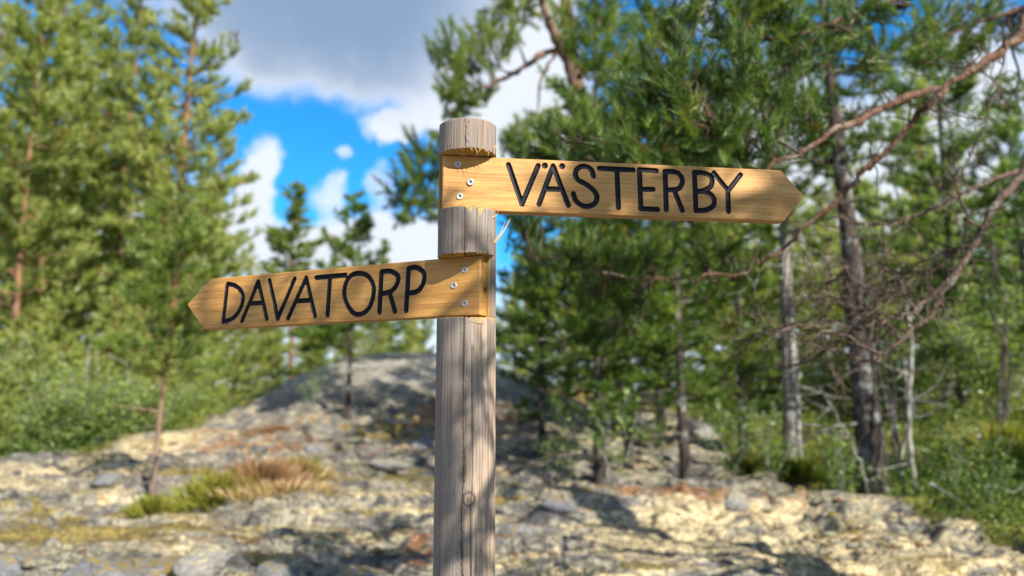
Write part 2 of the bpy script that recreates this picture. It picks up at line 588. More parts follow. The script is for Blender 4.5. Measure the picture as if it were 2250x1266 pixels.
def post_mat():
    m, t = new_mat('weathered_pine_post')
    tc = t.n('ShaderNodeTexCoord')
    ob = tc.outputs['Object']
    fr = t.n('ShaderNodeAttribute', attribute_name='fresh').outputs['Fac']
    ck = t.n('ShaderNodeAttribute', attribute_name='crack').outputs['Fac']
    tan = t.n('ShaderNodeAttribute', attribute_name='tan').outputs['Fac']
    w1 = t.noise(t.scale(ob, (12, 12, 3)), 1.0, 3)
    cx = t.n('ShaderNodeCombineXYZ')
    t.set(cx.inputs[0], t.math('MULTIPLY', t.math('SUBTRACT', w1, 0.5), 0.012))
    wv = t.vmath('ADD', ob, cx.outputs[0])
    g1 = t.noise(t.scale(wv, (330, 330, 7)), 1.0, 5, 0.65)
    g2 = t.noise(t.scale(wv, (90, 90, 2.5)), 1.0, 4, 0.6)
    lines = t.noise(t.scale(wv, (150, 150, 1.6)), 1.0, 2, 0.5)
    blot = t.noise(t.scale(ob, (16, 16, 7)), 1.0, 5, 0.6, 0.5)
    c = t.mix(t.ramp(g2, 0.3, 0.7), (0.176, 0.150, 0.133), (0.228, 0.198, 0.174))
    c = t.mix(t.ramp(blot, 0.4, 0.66), c, t.mix(1.0, c, (1.08, 0.94, 0.84), 'MULTIPLY'))
    c = t.mix(t.math('MULTIPLY', tan, t.ramp(g2, 0.25, 0.65, 0.55, 1.0)), c, t.mix(t.ramp(g1, 0.3, 0.7), (0.230, 0.156, 0.102), (0.394, 0.316, 0.242)))
    c = t.mix(t.ramp(g1, 0.30, 0.56, 1.0, 0.0), c, t.mix(1.0, c, (0.81, 0.78, 0.77), 'MULTIPLY'))
    c = t.mix(t.ramp(g1, 0.55, 0.75), c, t.mix(1.0, c, (1.25, 1.23, 1.2), 'MULTIPLY'))
    lm = t.ramp(t.math('ABSOLUTE', t.math('SUBTRACT', lines, 0.5)), 0.0, 0.018, 1.0, 0.0)
    c = t.mix(t.math('MULTIPLY', lm, 0.45), c, (0.025, 0.020, 0.020))
    fresh = t.mix(t.ramp(g1, 0.35, 0.65), (0.271, 0.139, 0.033), (0.492, 0.328, 0.107))
    c = t.mix(fr, c, fresh)
    c = t.mix(ck, c, (0.015, 0.011, 0.011))
    h = t.math('SUBTRACT', g1, t.math('MULTIPLY', lm, 0.9))
    finish(t, principled(t, c, 0.88, h, 0.5, 0.0014, spec=0.2))
    return m


def paint_mat():
    m, t = new_mat('black_lettering_paint')
    tc = t.n('ShaderNodeTexCoord')
    n = t.noise(tc.outputs['Object'], 900, 3, 0.6)
    c = t.mix(t.ramp(n, 0.3, 0.7), (0.003, 0.0035, 0.007), (0.006, 0.007, 0.013))
    finish(t, principled(t, c, 0.36, n, 0.8, 0.0006, spec=0.13))
    return m


M['oak'] = oak_mat()
M['post'] = post_mat()
M['paint'] = paint_mat()
m_, t_ = new_mat('zinc_screw')
tc_ = t_.n('ShaderNodeTexCoord')
nz_ = t_.noise(tc_.outputs['Object'], 700, 3)
finish(t_, principled(t_, t_.mix(nz_, (0.34, 0.355, 0.38), (0.50, 0.52, 0.54)), 0.5, spec=0.5, metal=0.75))
M['zinc'] = m_
m_, t_ = new_mat('screw_socket')
finish(t_, principled(t_, (0.015, 0.014, 0.014), 0.7))
M['socket'] = m_
m_, t_ = new_mat('fresh_splinter')
tc_ = t_.n('ShaderNodeTexCoord')
nz_ = t_.noise(t_.scale(tc_.outputs['Object'], (300, 300, 60)), 1.0, 4)
finish(t_, principled(t_, t_.mix(nz_, (0.40, 0.25, 0.09), (0.62, 0.45, 0.22)), 0.8, nz_, 0.4, 0.001))
M['splinter'] = m_

# ------------------------------------------------------------------ terrain
_py = np.array([-400, -30, 0, 1.5, 5, 7.5, 10.5, 13, 16, 22, 40, 80, 400.])
_pz = np.array([-6, -0.3, -0.05, 0.03, 0.40, 0.57, 0.72, 0.90, 1.05, 1.15, 1.3, 1.6, 4.0])


def ground_parts(x, y):
    x = np.asarray(x, float)
    y = np.asarray(y, float)
    z = np.interp(y, _py, _pz)
    wob = fbm(x * 0.35, y * 0.35, 3, 4)
    # bedrock knoll behind the post and its lower shoulder to the right
    q = ((x + 2.1) / np.where(x < -2.1, 3.9, 2.8)) ** 2 + ((y - 16.2) / 2.7) ** 2
    q = q * (1 + 0.7 * wob)
    k1 = 1.28 * np.exp(-np.power(np.maximum(q, 0), 1.12))
    q2 = ((x - 2.8) / 4.5) ** 2 + ((y - 18) / 3.4) ** 2
    k2 = 0.35 * np.exp(-q2 * (1 + 0.5 * wob))
    xe = -6.9 + 0.50 * (y - 10) + 1.2 * wob
    drop = 1.15 * sstep(xe - x, 0, 4.0) * sstep(y, 6, 10)
    rise = 0.11 * np.maximum(x - 4.2, 0) * sstep(y, 3, 9) * (1 - sstep(y, 30, 60))
    dist = np.hypot(x, y)
    near = 1 - sstep(dist, 16, 30)
    lay = fbm(x * 0.55 + 5, y * 1.25, 11, 4)
    ridg = 1 - np.abs(2 * fbm(x * 0.9 + 2, y * 2.1 + 7, 23, 4)) * 2
    det = fbm(x * 3.2, y * 3.2, 31, 4)
    amp = 0.35 + 0.65 * sstep(dist, 2, 5)
    z = z + k1 + k2 - drop + rise
    fine_ = fbm(x * 9, y * 13, 37, 4)
    h = 0.46 * lay + 0.14 * (ridg - 0.75) + 0.10 * det
    q_ = 0.105
    f_ = h / q_ + 0.5 * fbm(x * 1.7, y * 2.6, 91, 3)
    fl = np.floor(f_)
    fr_ = f_ - fl
    hs = q_ * (fl + sstep(fr_, 0.62, 0.98))
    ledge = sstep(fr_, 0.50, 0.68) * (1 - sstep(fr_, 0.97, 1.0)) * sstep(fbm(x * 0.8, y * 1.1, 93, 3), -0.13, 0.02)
    smooth_k = 1 - 0.75 * sstep(k1, 0.3, 0.9)
    z = z + amp * near * smooth_k * (0.40 * h + 0.62 * hs + 0.04 * det + 0.022 * fine_) + (1 - near) * 1.2 * fbm(x * .05, y * .05, 5, 3)
    crev = np.exp(-((fr_ - 0.60) / 0.05) ** 2) * sstep(fbm(x * 0.8, y * 1.1, 93, 3), -0.13, 0.02)
    z = z - 0.05 * amp * near * smooth_k * crev
    green = np.maximum(sstep(xe - x, -0.4, 0.9) * sstep(y, 6.5, 9.5),
                       sstep(x - (3.0 + 0.9 * wob + 0.0 * np.maximum(8 - y, 0)), 0, 0.9) * sstep(y, 4.2, 6.2))
    green = np.maximum(green, sstep(y, 17.5, 20))
    bare = sstep(k1, 0.35, 0.9)
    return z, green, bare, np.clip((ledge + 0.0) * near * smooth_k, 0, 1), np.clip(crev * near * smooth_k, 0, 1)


def gz(x, y):
    return float(ground_parts(np.array([x]), np.array([y]))[0][0])


def build_ground():
    a_in = np.linspace(-R(42), R(42), 430)
    a_out = np.linspace(R(42), R(318), 70)[1:-1]
    ang = np.concatenate([a_in, a_out])
    rad = np.concatenate([np.geomspace(0.4, 3.8, 40)[:-1], np.geomspace(3.8, 22, 330)[:-1], np.geomspace(22, 1200, 60)])
    A, Rr = np.meshgrid(ang, rad)
    X = np.sin(A) * Rr
    Y = np.cos(A) * Rr
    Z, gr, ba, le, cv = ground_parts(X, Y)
    na, nr = len(ang), len(rad)
    def patches(lst):
        q = np.zeros_like(X)
        for px, py, rx, ry in lst:
            q = np.maximum(q, np.exp(-(((X - px) / rx) ** 2 + ((Y - py) / ry) ** 2)))
        return np.append(q.ravel(), 0)
    cream = patches([(2.2, 5.6, 1.6, 1.0), (0.9, 6.2, 1.2, 0.8), (-0.8, 6.9, 0.7, 0.3), (-5.2, 9.0, 1.8, 0.6), (0.6, 4.9, 0.8, 0.4), (-5.0, 11.2, 1.5, 0.6), (3.0, 12.4, 1.2, 0.8)])
    moss = patches([(-3.0, 6.5, 1.7, 0.42), (-1.6, 6.25, 0.9, 0.30), (-4.3, 7.1, 1.0, 0.35), (-1.9, 5.15, 0.7, 0.25), (-0.9, 8.6, 1.1, 0.6), (-0.5, 7.4, 0.7, 0.35), (-3.6, 6.4, 0.9, 0.35), (0.35, 5.1, 0.35, 0.2), (0.9, 7.2, 0.5, 0.3),
                    (-1.8, 12.3, 1.0, 0.35), (1.5, 15.5, 2.0, 0.8), (2.9, 4.9, 0.5, 0.3)])
    rust = patches([(-3.3, 11.2, 1.5, 0.5), (-4.3, 12.3, 1.2, 0.4), (-1.5, 6.15, 1.0, 0.3), (-0.9, 12.9, 1.3, 0.7), (1.4, 7.6, 1.0, 0.3), (2.3, 7.3, 0.8, 0.25), (-0.5, 5.5, 0.8, 0.25), (-2.2, 7.7, 0.8, 0.35)])
    V = np.stack([X, Y, Z], -1).reshape(-1, 3)
    i = np.arange(nr - 1)[:, None] * na
    j = np.arange(na)[None, :]
    k = (j + 1) % na
    F = np.stack([i + j, i + k, i + k + na, i + j + na], -1).reshape(-1, 4)[:, ::-1]
    c = len(V)
    V = np.vstack([V, [[0, 0, gz(0, 0)]]])
    T = np.stack([np.full(na, c), np.arange(na), (np.arange(na) + 1) % na], -1)[:, ::-1]
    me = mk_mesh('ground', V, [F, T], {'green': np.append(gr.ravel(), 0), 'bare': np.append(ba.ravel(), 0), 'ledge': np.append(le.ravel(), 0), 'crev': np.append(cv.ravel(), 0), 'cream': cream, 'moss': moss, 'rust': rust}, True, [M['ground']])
    o = link('ground', me)
    tag(o, kind='structure')
    return o


build_ground()

# ------------------------------------------------------------------ the signpost
AX, AY = -0.0774, 1.267
POST_R = 0.0497
Z_TOP = 2.012


def board_frame(yaw, roll, O):
    ex = np.array([math.cos(yaw) * math.cos(roll), math.sin(yaw) * math.cos(roll), math.sin(roll)])
    n = np.array([math.sin(yaw), -math.cos(yaw), 0.0])
    ey = -n
    ez = np.cross(ex, ey)
    return ex, ey, ez, np.array(O)


FR_V = board_frame(R(7.14), R(-0.29), (-0.11936, 1.2470, 1.86031))
FR_D = board_frame(R(-23.87), R(0.26), (-0.60460, 1.48032, 1.67624))
BOARD_T = 0.022

TXT_V = {
    'V': [[(113.7, 83.7), (137.5, 14.2), (165.8, 84.4)]],
    'AE': [[(167.4, 15.3), (192.2, 84.9), (219.1, 15.3)], [(180.6, 43.1), (206.3, 43.5)], [(177.7, 84.9)], [(208.4, 85.2)]],
    'S': [[(264.3, 69.5), (261.1, 80.2), (252.0, 86.1), (241.6, 85.7), (233.7, 79.1), (232.3, 69.1), (238.1, 60.5), (249.5, 55.0),
           (262.4, 45.7), (269.8, 34.5), (267.7, 22.3), (257.2, 15.4), (244.3, 15.6), (233.0, 23.3), (228.2, 36.2), 'c']],
    'T': [[(274.9, 84.2), (336.3, 83.8)], [(306.8, 83.2), (308.4, 14.0)]],
    'E': [[(378.6, 84.3), (347.6, 85.0), (348.9, 13.8), (379.3, 13.6)], [(348.9, 49.1), (372.2, 50.0)]],
    'R': [[(395.3, 13.8), (394.6, 83.6)], [(394.6, 83.6), (407.1, 84.2), (418.8, 81.3), (425.6, 72.2), (424.6, 60.4), (416.3, 51.8), (395.5, 49.5), 'c'],
          [(410.2, 50.9), (424.7, 13.6)]],
    'B': [[(449.8, 14.1), (448.9, 84.0)], [(448.9, 84.0), (464.5, 83.9), (478.0, 79.4), (481.7, 69.5), (477.3, 58.2), (463.5, 50.9), (449.9, 48.8), 'c'],
          [(461.8, 50.4), (476.9, 45.8), (484.0, 36.0), (482.2, 24.3), (469.1, 16.1), (449.8, 14.1), 'c']],
    'Y': [[(485.6, 84.8), (511.1, 52.8), (535.6, 83.5)], [(510.4, 52.8), (510.4, 14.6)]]}
TXT_D = {
    'D': [[(43.8, 12.0), (49.9, 86.7)], [(49.9, 86.7), (68.3, 82.7), (85.2, 70.5), (91.5, 54.9), (85.5, 35.9), (68.7, 18.7), (43.8, 12.0), 'c']],
    'A': [[(91.6, 12.2), (127.4, 86.4), (152.5, 13.6)], [(111.5, 45.0), (139.5, 44.5)]],
    'V': [[(155.1, 86.8), (178.8, 12.4), (215.4, 86.1)]],
    'A2': [[(203.3, 12), (241.9, 86), (265.4, 13.3)], [(224.0, 43.5), (255.1, 43.2)]],
    'T': [[(264.7, 84.9), (330.4, 85.2)], [(296.8, 84.1), (293.7, 13.8)]],
    'O': [[(359.1, 86.8), (372.9, 83.8), (383.7, 75.6), (391.6, 61.1), (392.6, 48.3), (388.8, 32.1), (380.7, 19.8), (368.9, 12.8),
           (355.2, 12.7), (344.3, 20.4), (334.6, 33.7), (329.7, 49.4), (330.5, 64.9), (336.3, 77.5), (346.9, 85.1), (359.1, 86.8), 'c']],
    'R': [[(405.9, 13.6), (408.3, 86.0)], [(408.3, 86.0), (426.7, 85.4), (441.5, 76.8), (442.3, 65.5), (433.3, 52.2), (418.7, 47.3), (407.0, 47.0), 'c'],
          [(426.0, 47.3), (437.6, 13.8)]],
    'P': [[(460.6, 14.1), (464.4, 87.8)], [(464.4, 87.8), (478.7, 88.5), (493.1, 79.5), (495.5, 64.5), (487.8, 50.2), (476.6, 45.1), (462.4, 44.2), 'c']]}

signpost = empty('signpost', (AX, AY, gz(AX, AY)))
tag(signpost, 'grey weathered wooden post carrying two carved oak arrow boards', 'signpost')
PZ0 = signpost.location.z


def stroke_points(st):
    if st[-1] == 'c':
        return smooth_path(np.array(st[:-1]), 10 * len(st))
    return np.array(st, float)


def build_board(name, label, fr, txt, outline, hw, screws):
    """outline: (x_left, tip/shoulder data) -> functions bottom(x), top(x) in mm"""
    xs0, xs1, bot, top = outline
    nx = int((xs1 - xs0) / 0.85)
    ny = 116
    xs = np.linspace(xs0, xs1, nx + 1)
    vv = np.linspace(0, 1, ny + 1)
    X = np.repeat(xs[:, None], ny + 1, 1)
    B, T = bot(xs), top(xs)
    Vv = B[:, None] + (T - B)[:, None] * vv[None, :]
    # distance to the nearest stroke of each letter
    d = np.full(X.shape, 1e9)
    gx = np.zeros(X.shape)
    gv = np.zeros(X.shape)
    lid = np.full(X.shape, -1)
    for li, (ch, strokes) in enumerate(txt.items()):
        for st in strokes:
            P = stroke_points(st)
            segs = [(P[0], P[0])] if len(P) == 1 else list(zip(P[:-1], P[1:]))
            grow = 0.8 if len(P) == 1 else 0.0
            for a, b in segs:
                lo, hi = np.minimum(a, b) - 8, np.maximum(a, b) + 8
                i0, i1 = np.searchsorted(xs, [lo[0], hi[0]])
                if i0 >= i1:
                    continue
                sx, sv = X[i0:i1], Vv[i0:i1]
                ab = b - a
                l2 = max(ab @ ab, 1e-9)
                tt = np.clip(((sx - a[0]) * ab[0] + (sv - a[1]) * ab[1]) / l2, 0, 1)
                dx, dv = sx - a[0] - tt * ab[0], sv - a[1] - tt * ab[1]
                dd = np.hypot(dx, dv) - grow
                mk = dd < d[i0:i1]
                d[i0:i1][mk] = dd[mk]
                gx[i0:i1][mk] = dx[mk]
                gv[i0:i1][mk] = dv[mk]
                lid[i0:i1][mk] = li
    # snap the vertices nearest the groove's rim onto it
    cell = 0.85
    m = np.abs(d - hw) < 0.5 * cell
    gl = np.maximum(np.hypot(gx, gv), 1e-6)
    sh = np.where(m, hw - d, 0.0)
    X = X + gx / gl * sh
    Vv = Vv + gv / gl * sh
    d = np.where(m, hw, d)
    ins = d < hw - 1e-6
    dep = np.where(ins, 0.7 + 2.7 * np.sqrt(np.clip(1 - (d / hw) ** 2, 0, 1)), 0.0)
    # rounded arrises, slightly planed-uneven face
    Bx, Tx = bot(np.clip(X, xs0, xs1)), top(np.clip(X, xs0, xs1))
    e = np.minimum(np.minimum(Vv - Bx, Tx - Vv), np.minimum(X - xs0, xs1 - X))
    br = 2.0
    q = np.clip(1 - e / br, 0, 1)
    dep = dep + br * (1 - np.sqrt(np.clip(1 - q * q, 0, 1)))
    dep = dep + 0.35 * fbm(X / 60, Vv / 25, 5, 3) + 0.10 * fbm(X / 8, Vv / 1.6, 9, 2)
    co = np.stack([X, dep, Vv], -1) / 1000.0
    nV = (nx + 1) * (ny + 1)
    V = co.reshape(-1, 3)
    idx = np.arange(nV).reshape(nx + 1, ny + 1)
    F = np.stack([idx[:-1, :-1], idx[1:, :-1], idx[1:, 1:], idx[:-1, 1:]], -1).reshape(-1, 4)
    dflat = d.ravel()
    allin = (dflat[F] <= hw + 1e-6).all(1)
    fl = lid.ravel()[F[:, 0]]
    Fb = F[~allin]
    # sides and back
    ring = np.concatenate([idx[:, 0], idx[-1, 1:], idx[-2::-1, -1], idx[0, -2:0:-1]])
    back = V[ring].copy()
    back[:, 1] = BOARD_T
    nb = len(ring)
    s = np.arange(nb)
    Fs = np.stack([ring, nV + s, nV + (s + 1) % nb, ring[(s + 1) % nb]], -1)
    bi = nV + np.arange(nb)
    # back face as strips between bottom and top runs
    bbot = bi[:nx + 1]
    btop = bi[nx + ny: nx + ny + nx + 1][::-1]
    Fk = np.stack([bbot[:-1], btop[:-1], btop[1:], bbot[1:]], -1)
    Vall = np.vstack([V, back])
    Fall = np.concatenate([Fb, Fs, Fk])
    used = np.unique(Fall)
    rm = np.full(len(Vall), -1)
    rm[used] = np.arange(len(used))
    me = mk_mesh(name, Vall[used], rm[Fall], None, False, [M['oak']])
    sm = np.zeros(len(me.polygons), bool)
    sm[:len(Fb)] = True
    me.polygons.foreach_set('use_smooth', sm)
    bo = link(name, me, signpost)
    ex, ey, ez, O = fr
    mt = Matrix([[ex[0], ey[0], ez[0], O[0] - AX], [ex[1], ey[1], ez[1], O[1] - AY], [ex[2], ey[2], ez[2], O[2] - PZ0], [0, 0, 0, 1]])
    bo.matrix_local = mt
    tag(bo, label)
    for li, ch in enumerate(txt):
        Fl = F[allin & (fl == li)]
        used = np.unique(Fl)
        rm = np.full(nV, -1)
        rm[used] = np.arange(len(used))
        me = mk_mesh('letter', V[used], rm[Fl], None, True, [M['paint']])
        link('letter', me, bo)
    for (sx, sv, proud, tilt) in screws:
        so = link('screw', screw_mesh(), bo)
        so.location = (sx / 1000, -proud, sv / 1000)
        so.rotation_euler = (R(tilt), R(tilt * 7), 0)
    return bo


_screw = []


def screw_mesh():
    """countersunk head with raised ring and six-lobed socket, facing -y"""
    if _screw:
        return _screw[0]
    n = 36
    th = np.arange(n) * 2 * PI / n
    lob = 0.0020 * (1 + 0.24 * np.cos(6 * th))
    prof = [(0.0042, 0.0048, 0), (0.0057, 0.0022, 0), (0.0058, 0.0006, 0), (0.0053, 0.0, 0), (0.0043, 0.00005, 0),
            (0.0039, 0.0004, 0), (0.0033, 0.0004, 0)]
    V = []
    for r, y, _ in prof:
        V.append(np.stack([r * np.cos(th), np.full(n, y), r * np.sin(th)], -1))
    V.append(np.stack([lob * np.cos(th), np.full(n, 0.0004), lob * np.sin(th)], -1))
    V.append(np.stack([lob * 0.9 * np.cos(th), np.full(n, 0.0024), lob * 0.9 * np.sin(th)], -1))
    k = len(V)
    V = np.concatenate(V + [np.array([[0, 0.0026, 0]])])
    i = np.arange(k - 1)[:, None] * n
    j = np.arange(n)[None, :]
    jn = (j + 1) % n
    F = np.stack([i + j, i + jn, i + jn + n, i + j + n], -1).reshape(-1, 4)
    T = np.stack([(k - 1) * n + np.arange(n), (k - 1) * n + (np.arange(n) + 1) % n, np.full(n, k * n)], -1)
    mi = np.concatenate([np.repeat([0] * (k - 2) + [1], n), np.ones(n)])
    _screw.append(mk_mesh('screw', V, [F, T], None, False, [M['zinc'], M['socket']], mi))
    return _screw[0]


def lerp_fn(px, pv):
    return lambda x: np.interp(x, px, pv)


build_board('sign_board', 'board with its arrow tip on the right, carved VÄSTERBY', FR_V, TXT_V,
            (0.0, 656.0, lerp_fn([0, 614, 656], [0, 0, 47.3]), lerp_fn([0, 613, 656], [96, 95.5, 47.9])), 4.75,
            [(26, 80.3, 0.0012, 0), (47.9, 49.3, 0.0035, 3), (29.9, 23.7, 0.0022, 2)])
build_board('sign_board', 'board with its arrow tip on the left, carved DAVATORP', FR_D, TXT_D,
            (-54.0, 603.8, lerp_fn([-54, -6.5, 604], [51.6, -1.0, 0]), lerp_fn([-54, 7, 604], [52.1, 100.4, 100.2])), 4.75,
            [(574.3, 77.5, 0.0010, 1), (553.7, 52.1, 0.0012, 0), (574.6, 20.4, 0.0012, 1.5)])


def build_post():
    C = np.array([AX, AY + 0.020])            # polar centre, behind the axis
    off = np.array([AX, AY]) - C
    # angles measured from straight at the camera (-y), positive to the right
    tf = np.linspace(-R(118), R(118), 330)
    tb = np.linspace(R(118), R(242), 26)[1:-1]
    th = np.concatenate([tf, tb])
    nt = len(th)
    dirx, diry = np.sin(th), -np.cos(th)
    zv0, zv1 = 1.8597, 1.9572
    zd0, zd1 = 1.6745, 1.7785
    base = np.concatenate([np.linspace(PZ0 - 0.15, 1.05, 40)[:-1], np.linspace(1.05, Z_TOP, 420)])
    e = 0.0004
    rows = sorted(set(np.round([z for z in base if all(abs(z - q) > 0.0012 for q in (zv0, zv1, zd0, zd1))], 5)) |
                  {q + s for q in (zv0, zv1, zd0, zd1) for s in (-e, e)})
    rows = np.array(rows)
    nr = len(rows)
    Zg, Tg = np.meshgrid(rows, th, indexing='ij')
    # uncut radius from the shifted centre
    bq = dirx * off[0] + diry * off[1]
    r0 = bq + np.sqrt(np.maximum(bq ** 2 - (off @ off - POST_R ** 2), 1e-9))
    taper = 1 + 0.020 * (Z_TOP - Zg)
    s = Tg * POST_R * 1000.0                  # arc length, mm
    arc = s + 3.0 * fbm(Zg * 9, Tg * 1.5, 3, 2)
    rr = r0[None, :] * taper
    rr = rr + 0.0009 * fbm(Tg * 3, Zg * 3, 2, 3)
    # drying checks: long vertical splits
    crack = np.zeros_like(rr)
    lips = np.zeros_like(rr)
    rng = np.random.default_rng(5)
    main = [(-1.0, 1.0, Z_TOP, 1.0), (-17, 1.6, Z_TOP, 0.5), (9.5, 1.15, 1.64, 0.9), (14.0, 1.75, Z_TOP, 0.7), (-30, 1.1, 1.7, 0.6), (31, 1.5, Z_TOP, 0.6)]
    for k in range(60):
        a = rng.uniform(-95, 95)
        z0 = rng.uniform(1.0, 1.95)
        main.append((a, z0, z0 + rng.uniform(0.12, 0.6), rng.uniform(0.15, 0.42)))
    for a, z0, z1, wgt in main:
        line = a + 2.2 * fbm(Zg[:, :1] * 5 + a, Zg[:, :1] * 0 + a, 41, 3)
        wd = 0.30 + 0.40 * wgt
        f = np.exp(-((arc - line) / wd) ** 2) * sstep(Zg, z0, z0 + 0.03) * (1 - sstep(Zg, z1 - 0.03, z1)) * wgt
        crack = np.maximum(crack, f)
        lips = lips + 0.0 * np.exp(-((arc - line - 1.2) / 1.2) ** 2) * (f.max(1, keepdims=True) > 0.02) * wgt
    rr = rr - 0.0015 * crack
    # crumbling strip of the surface: small crossways breaks down the middle
    strip = np.exp(-((arc + 0.5) / 3.2) ** 2) * (0.4 + 0.6 * sstep(fbm(Zg * 6, Zg * 0, 61, 2), -0.05, 0.15))
    brk = sstep(vnoise(arc * 0.7, Zg * 260, 71), 0.62, 0.8) * strip
    brk = brk + sstep(vnoise(arc * 0.35 + 9, Zg * 60, 72), 0.66, 0.74) * strip * 0.8
    rr = rr - 0.0011 * brk
    crack = np.maximum(crack, np.clip(brk, 0, 1) * 0.55)
    # a knot low on the post
    kz, ks = 1.385, 6.0
    kd = np.hypot((s - ks) / 7.0, (Zg - kz) / 0.010)
    rr = rr + 0.0018 * np.exp(-(kd / 2.2) ** 2) - 0.0016 * np.exp(-((kd - 1.0) / 0.22) ** 2)
    crack = np.maximum(crack, 0.8 * np.exp(-((kd - 1.0) / 0.20) ** 2))
    crack = np.maximum(crack, 0.6 * np.exp(-(kd / 0.35) ** 2))
    tan = sstep(s, -10, 22) * (1 - sstep(Zg, 1.60, 1.70)) * (0.45 + 0.9 * fbm(s / 14, Zg * 4, 13, 3) + 0.25)
    tan = np.clip(1.25 * tan + 0.35 * np.exp(-(kd / 4) ** 2), 0, 1) * (1 - 0.5 * sstep(Zg, 1.30, 1.22))
    fresh = np.zeros_like(rr)

    def plane_cut(fr, zlo, zhi, xmax=None, xmin=None, depth=BOARD_T + 0.0006):
        nonlocal rr, fresh, crack
        ex, ey, ez, O = fr
        nrm = -ey[:2]
        p = O[:2] + ey[:2] * depth
        dc = (p - C) @ nrm
        nd = dirx * nrm[0] + diry * nrm[1]
        rc = np.where(nd > 1e-4, dc / np.maximum(nd, 1e-4), 1e9)
        X = (C[0] + dirx * np.minimum(r0, rc) - O[0]) * ex[0] + (C[1] + diry * np.minimum(r0, rc) - O[1]) * ex[1]
        ok = np.ones(nt, bool)
        if xmax is not None:
            ok &= X < xmax
        if xmin is not None:
            ok &= X > xmin
        inz = (Zg > zlo) & (Zg < zhi)
        cut = inz & ok[None, :] & (rc[None, :] < rr)
        rr = np.where(cut, rc[None, :] * np.ones_like(rr), rr)
        fresh = np.where(cut, 1.0, fresh)
        crack = np.where(cut, 0.0, crack)
    plane_cut(FR_V, zv0, zv1)
    plane_cut(FR_D, zd0, zd1, xmax=0.6048)
    # the sliver split off beside the top stub
    plane_cut(FR_V, zv1, 9, xmax=0.0105, depth=0.018)
    fresh = np.where(Zg > zv1 + e, fresh * (0.6 + 0.4 * sstep(fbm(s / 2.0, Zg * 2, 55, 2), -0.1, 0.2)), fresh)
    # torn fibres round the notches
    teeth = (vnoise(s * 0.9, s * 0 + 3.1, 81) * 0.7 + vnoise(s * 0.30, s * 0 + 5.7, 82) * 0.8) * sstep(vnoise(s * 0.16, s * 0 + 8.8, 83), 0.3, 0.6)
    for zf, sg, L, lo, hi in ((zv0, -1, 0.024, -2, 34), (zd0, -1, 0.020, 2, 40), (zv1, 1, 0.004, 0, 45), (zd1, 1, 0.006, 4, 40)):
        dz = (Zg - zf) * sg
        win = sstep(s, lo, lo + 10) * (1 - sstep(s, hi, hi + 8))
        ln = L * np.clip(teeth - 0.35, 0.04, 1.1) * win + 0.0008
        f = (dz >= 0) * (1 - sstep(dz, ln * 0.6, ln))
        fresh = np.maximum(fresh, f)
        rr = rr - 0.0012 * f * (vnoise(s * 1.3, s * 0 + 1, 85) * 1.2) * (win > 0.01)
    # ragged rims
    Zj = Zg.copy()
    jag = 0.0035 * (vnoise(s * 1.1, s * 0, 91) - 0.3) * sstep(s, -8, 8) + 0.0016 * (vnoise(s * 0.5, s * 0 + 2, 92) - 0.5)
    for q in (zv1, zd1):
        band = np.abs(Zg - q) < 2 * e
        outer = rr > r0[None, :] * 0.97
        Zj = np.where(band & outer & (Zg > q), Zj + np.maximum(jag, -0.0003) + 0.0012, Zj)
    for q in (zv0, zd0):
        band = np.abs(Zg - q) < 2 * e
        outer = rr > r0[None, :] * 0.97
        Zj = np.where(band & outer & (Zg < q), Zj - np.maximum(jag, 0) * 0.9, Zj)
    X = C[0] + dirx[None, :] * rr - AX
    Y = C[1] + diry[None, :] * rr - AY
    V = np.stack([X, Y, Zj - PZ0], -1).reshape(-1, 3)
    i = np.arange(nr - 1)[:, None] * nt
    j = np.arange(nt)[None, :]
    k = (j + 1) % nt
    F = np.stack([i + j, i + k, i + k + nt, i + j + nt], -1).reshape(-1, 4)
    top = len(V)
    V = np.vstack([V, [[C[0] - AX, C[1] - AY, Z_TOP - PZ0]]])
    T = np.stack([np.full(nt, top), (nr - 1) * nt + np.arange(nt), (nr - 1) * nt + (np.arange(nt) + 1) % nt], -1)
    ap = lambda a: np.append(np.clip(a, 0, 1).ravel(), 0)
    me = mk_mesh('post', V, [F, T], {'fresh': ap(fresh), 'crack': ap(crack * 0.9), 'tan': ap(tan)}, False, [M['post']])
    link('post', me, signpost)


build_post()


def splinter(p0, p1, r):
    p0, p1 = np.array(p0), np.array(p1)
    mid = (p0 + p1) / 2 + np.array([0.002, 0, -0.001])
    P = smooth_path([p0, mid, p1], 6)
    V, F = tube(P, np.linspace(r, r * 0.25, 6), 5)
    o = link('splinter', mk_mesh('splinter', V, F, None, False, [M['splinter']]), signpost)
    return o


def on_post(ang, z, out=0.0):
    a = R(ang)
    return np.array([(POST_R + out) * math.sin(a), -(POST_R + out) * math.cos(a), z - PZ0])


splinter(on_post(72, 1.803), on_post(80, 1.846, 0.026), 0.0017)
splinter(on_post(70, 1.805), on_post(74, 1.838, 0.018), 0.0009)
splinter(on_post(62, 1.845), on_post(70, 1.858, 0.008), 0.0009)
splinter(on_post(73, 1.975), on_post(80, 1.953, 0.006), 0.0010)
splinter(on_post(66, 1.972), on_post(62, 1.957, 0.002), 0.0007)
splinter(on_post(-80, 1.995), on_post(-84, 2.006, 0.004), 0.0008)
splinter(on_post(-82, 1.998), on_post(-88, 2.000, 0.006), 0.0006)
for k in (0, 2, 3, 6, 7):
    a = 8 + 5.5 * k + 2 * math.sin(k * 5)
    splinter(on_post(a, 1.960), on_post(a + random.Random(k).uniform(-2, 4), 1.9535 - 0.004 * (k % 3), 0.0012), 0.0006)
splinter(on_post(30, 1.664, 0.001), on_post(10, 1.668, 0.003), 0.0007)
splinter(on_post(40, 1.668, 0.001), on_post(26, 1.664, 0.004), 0.0007)
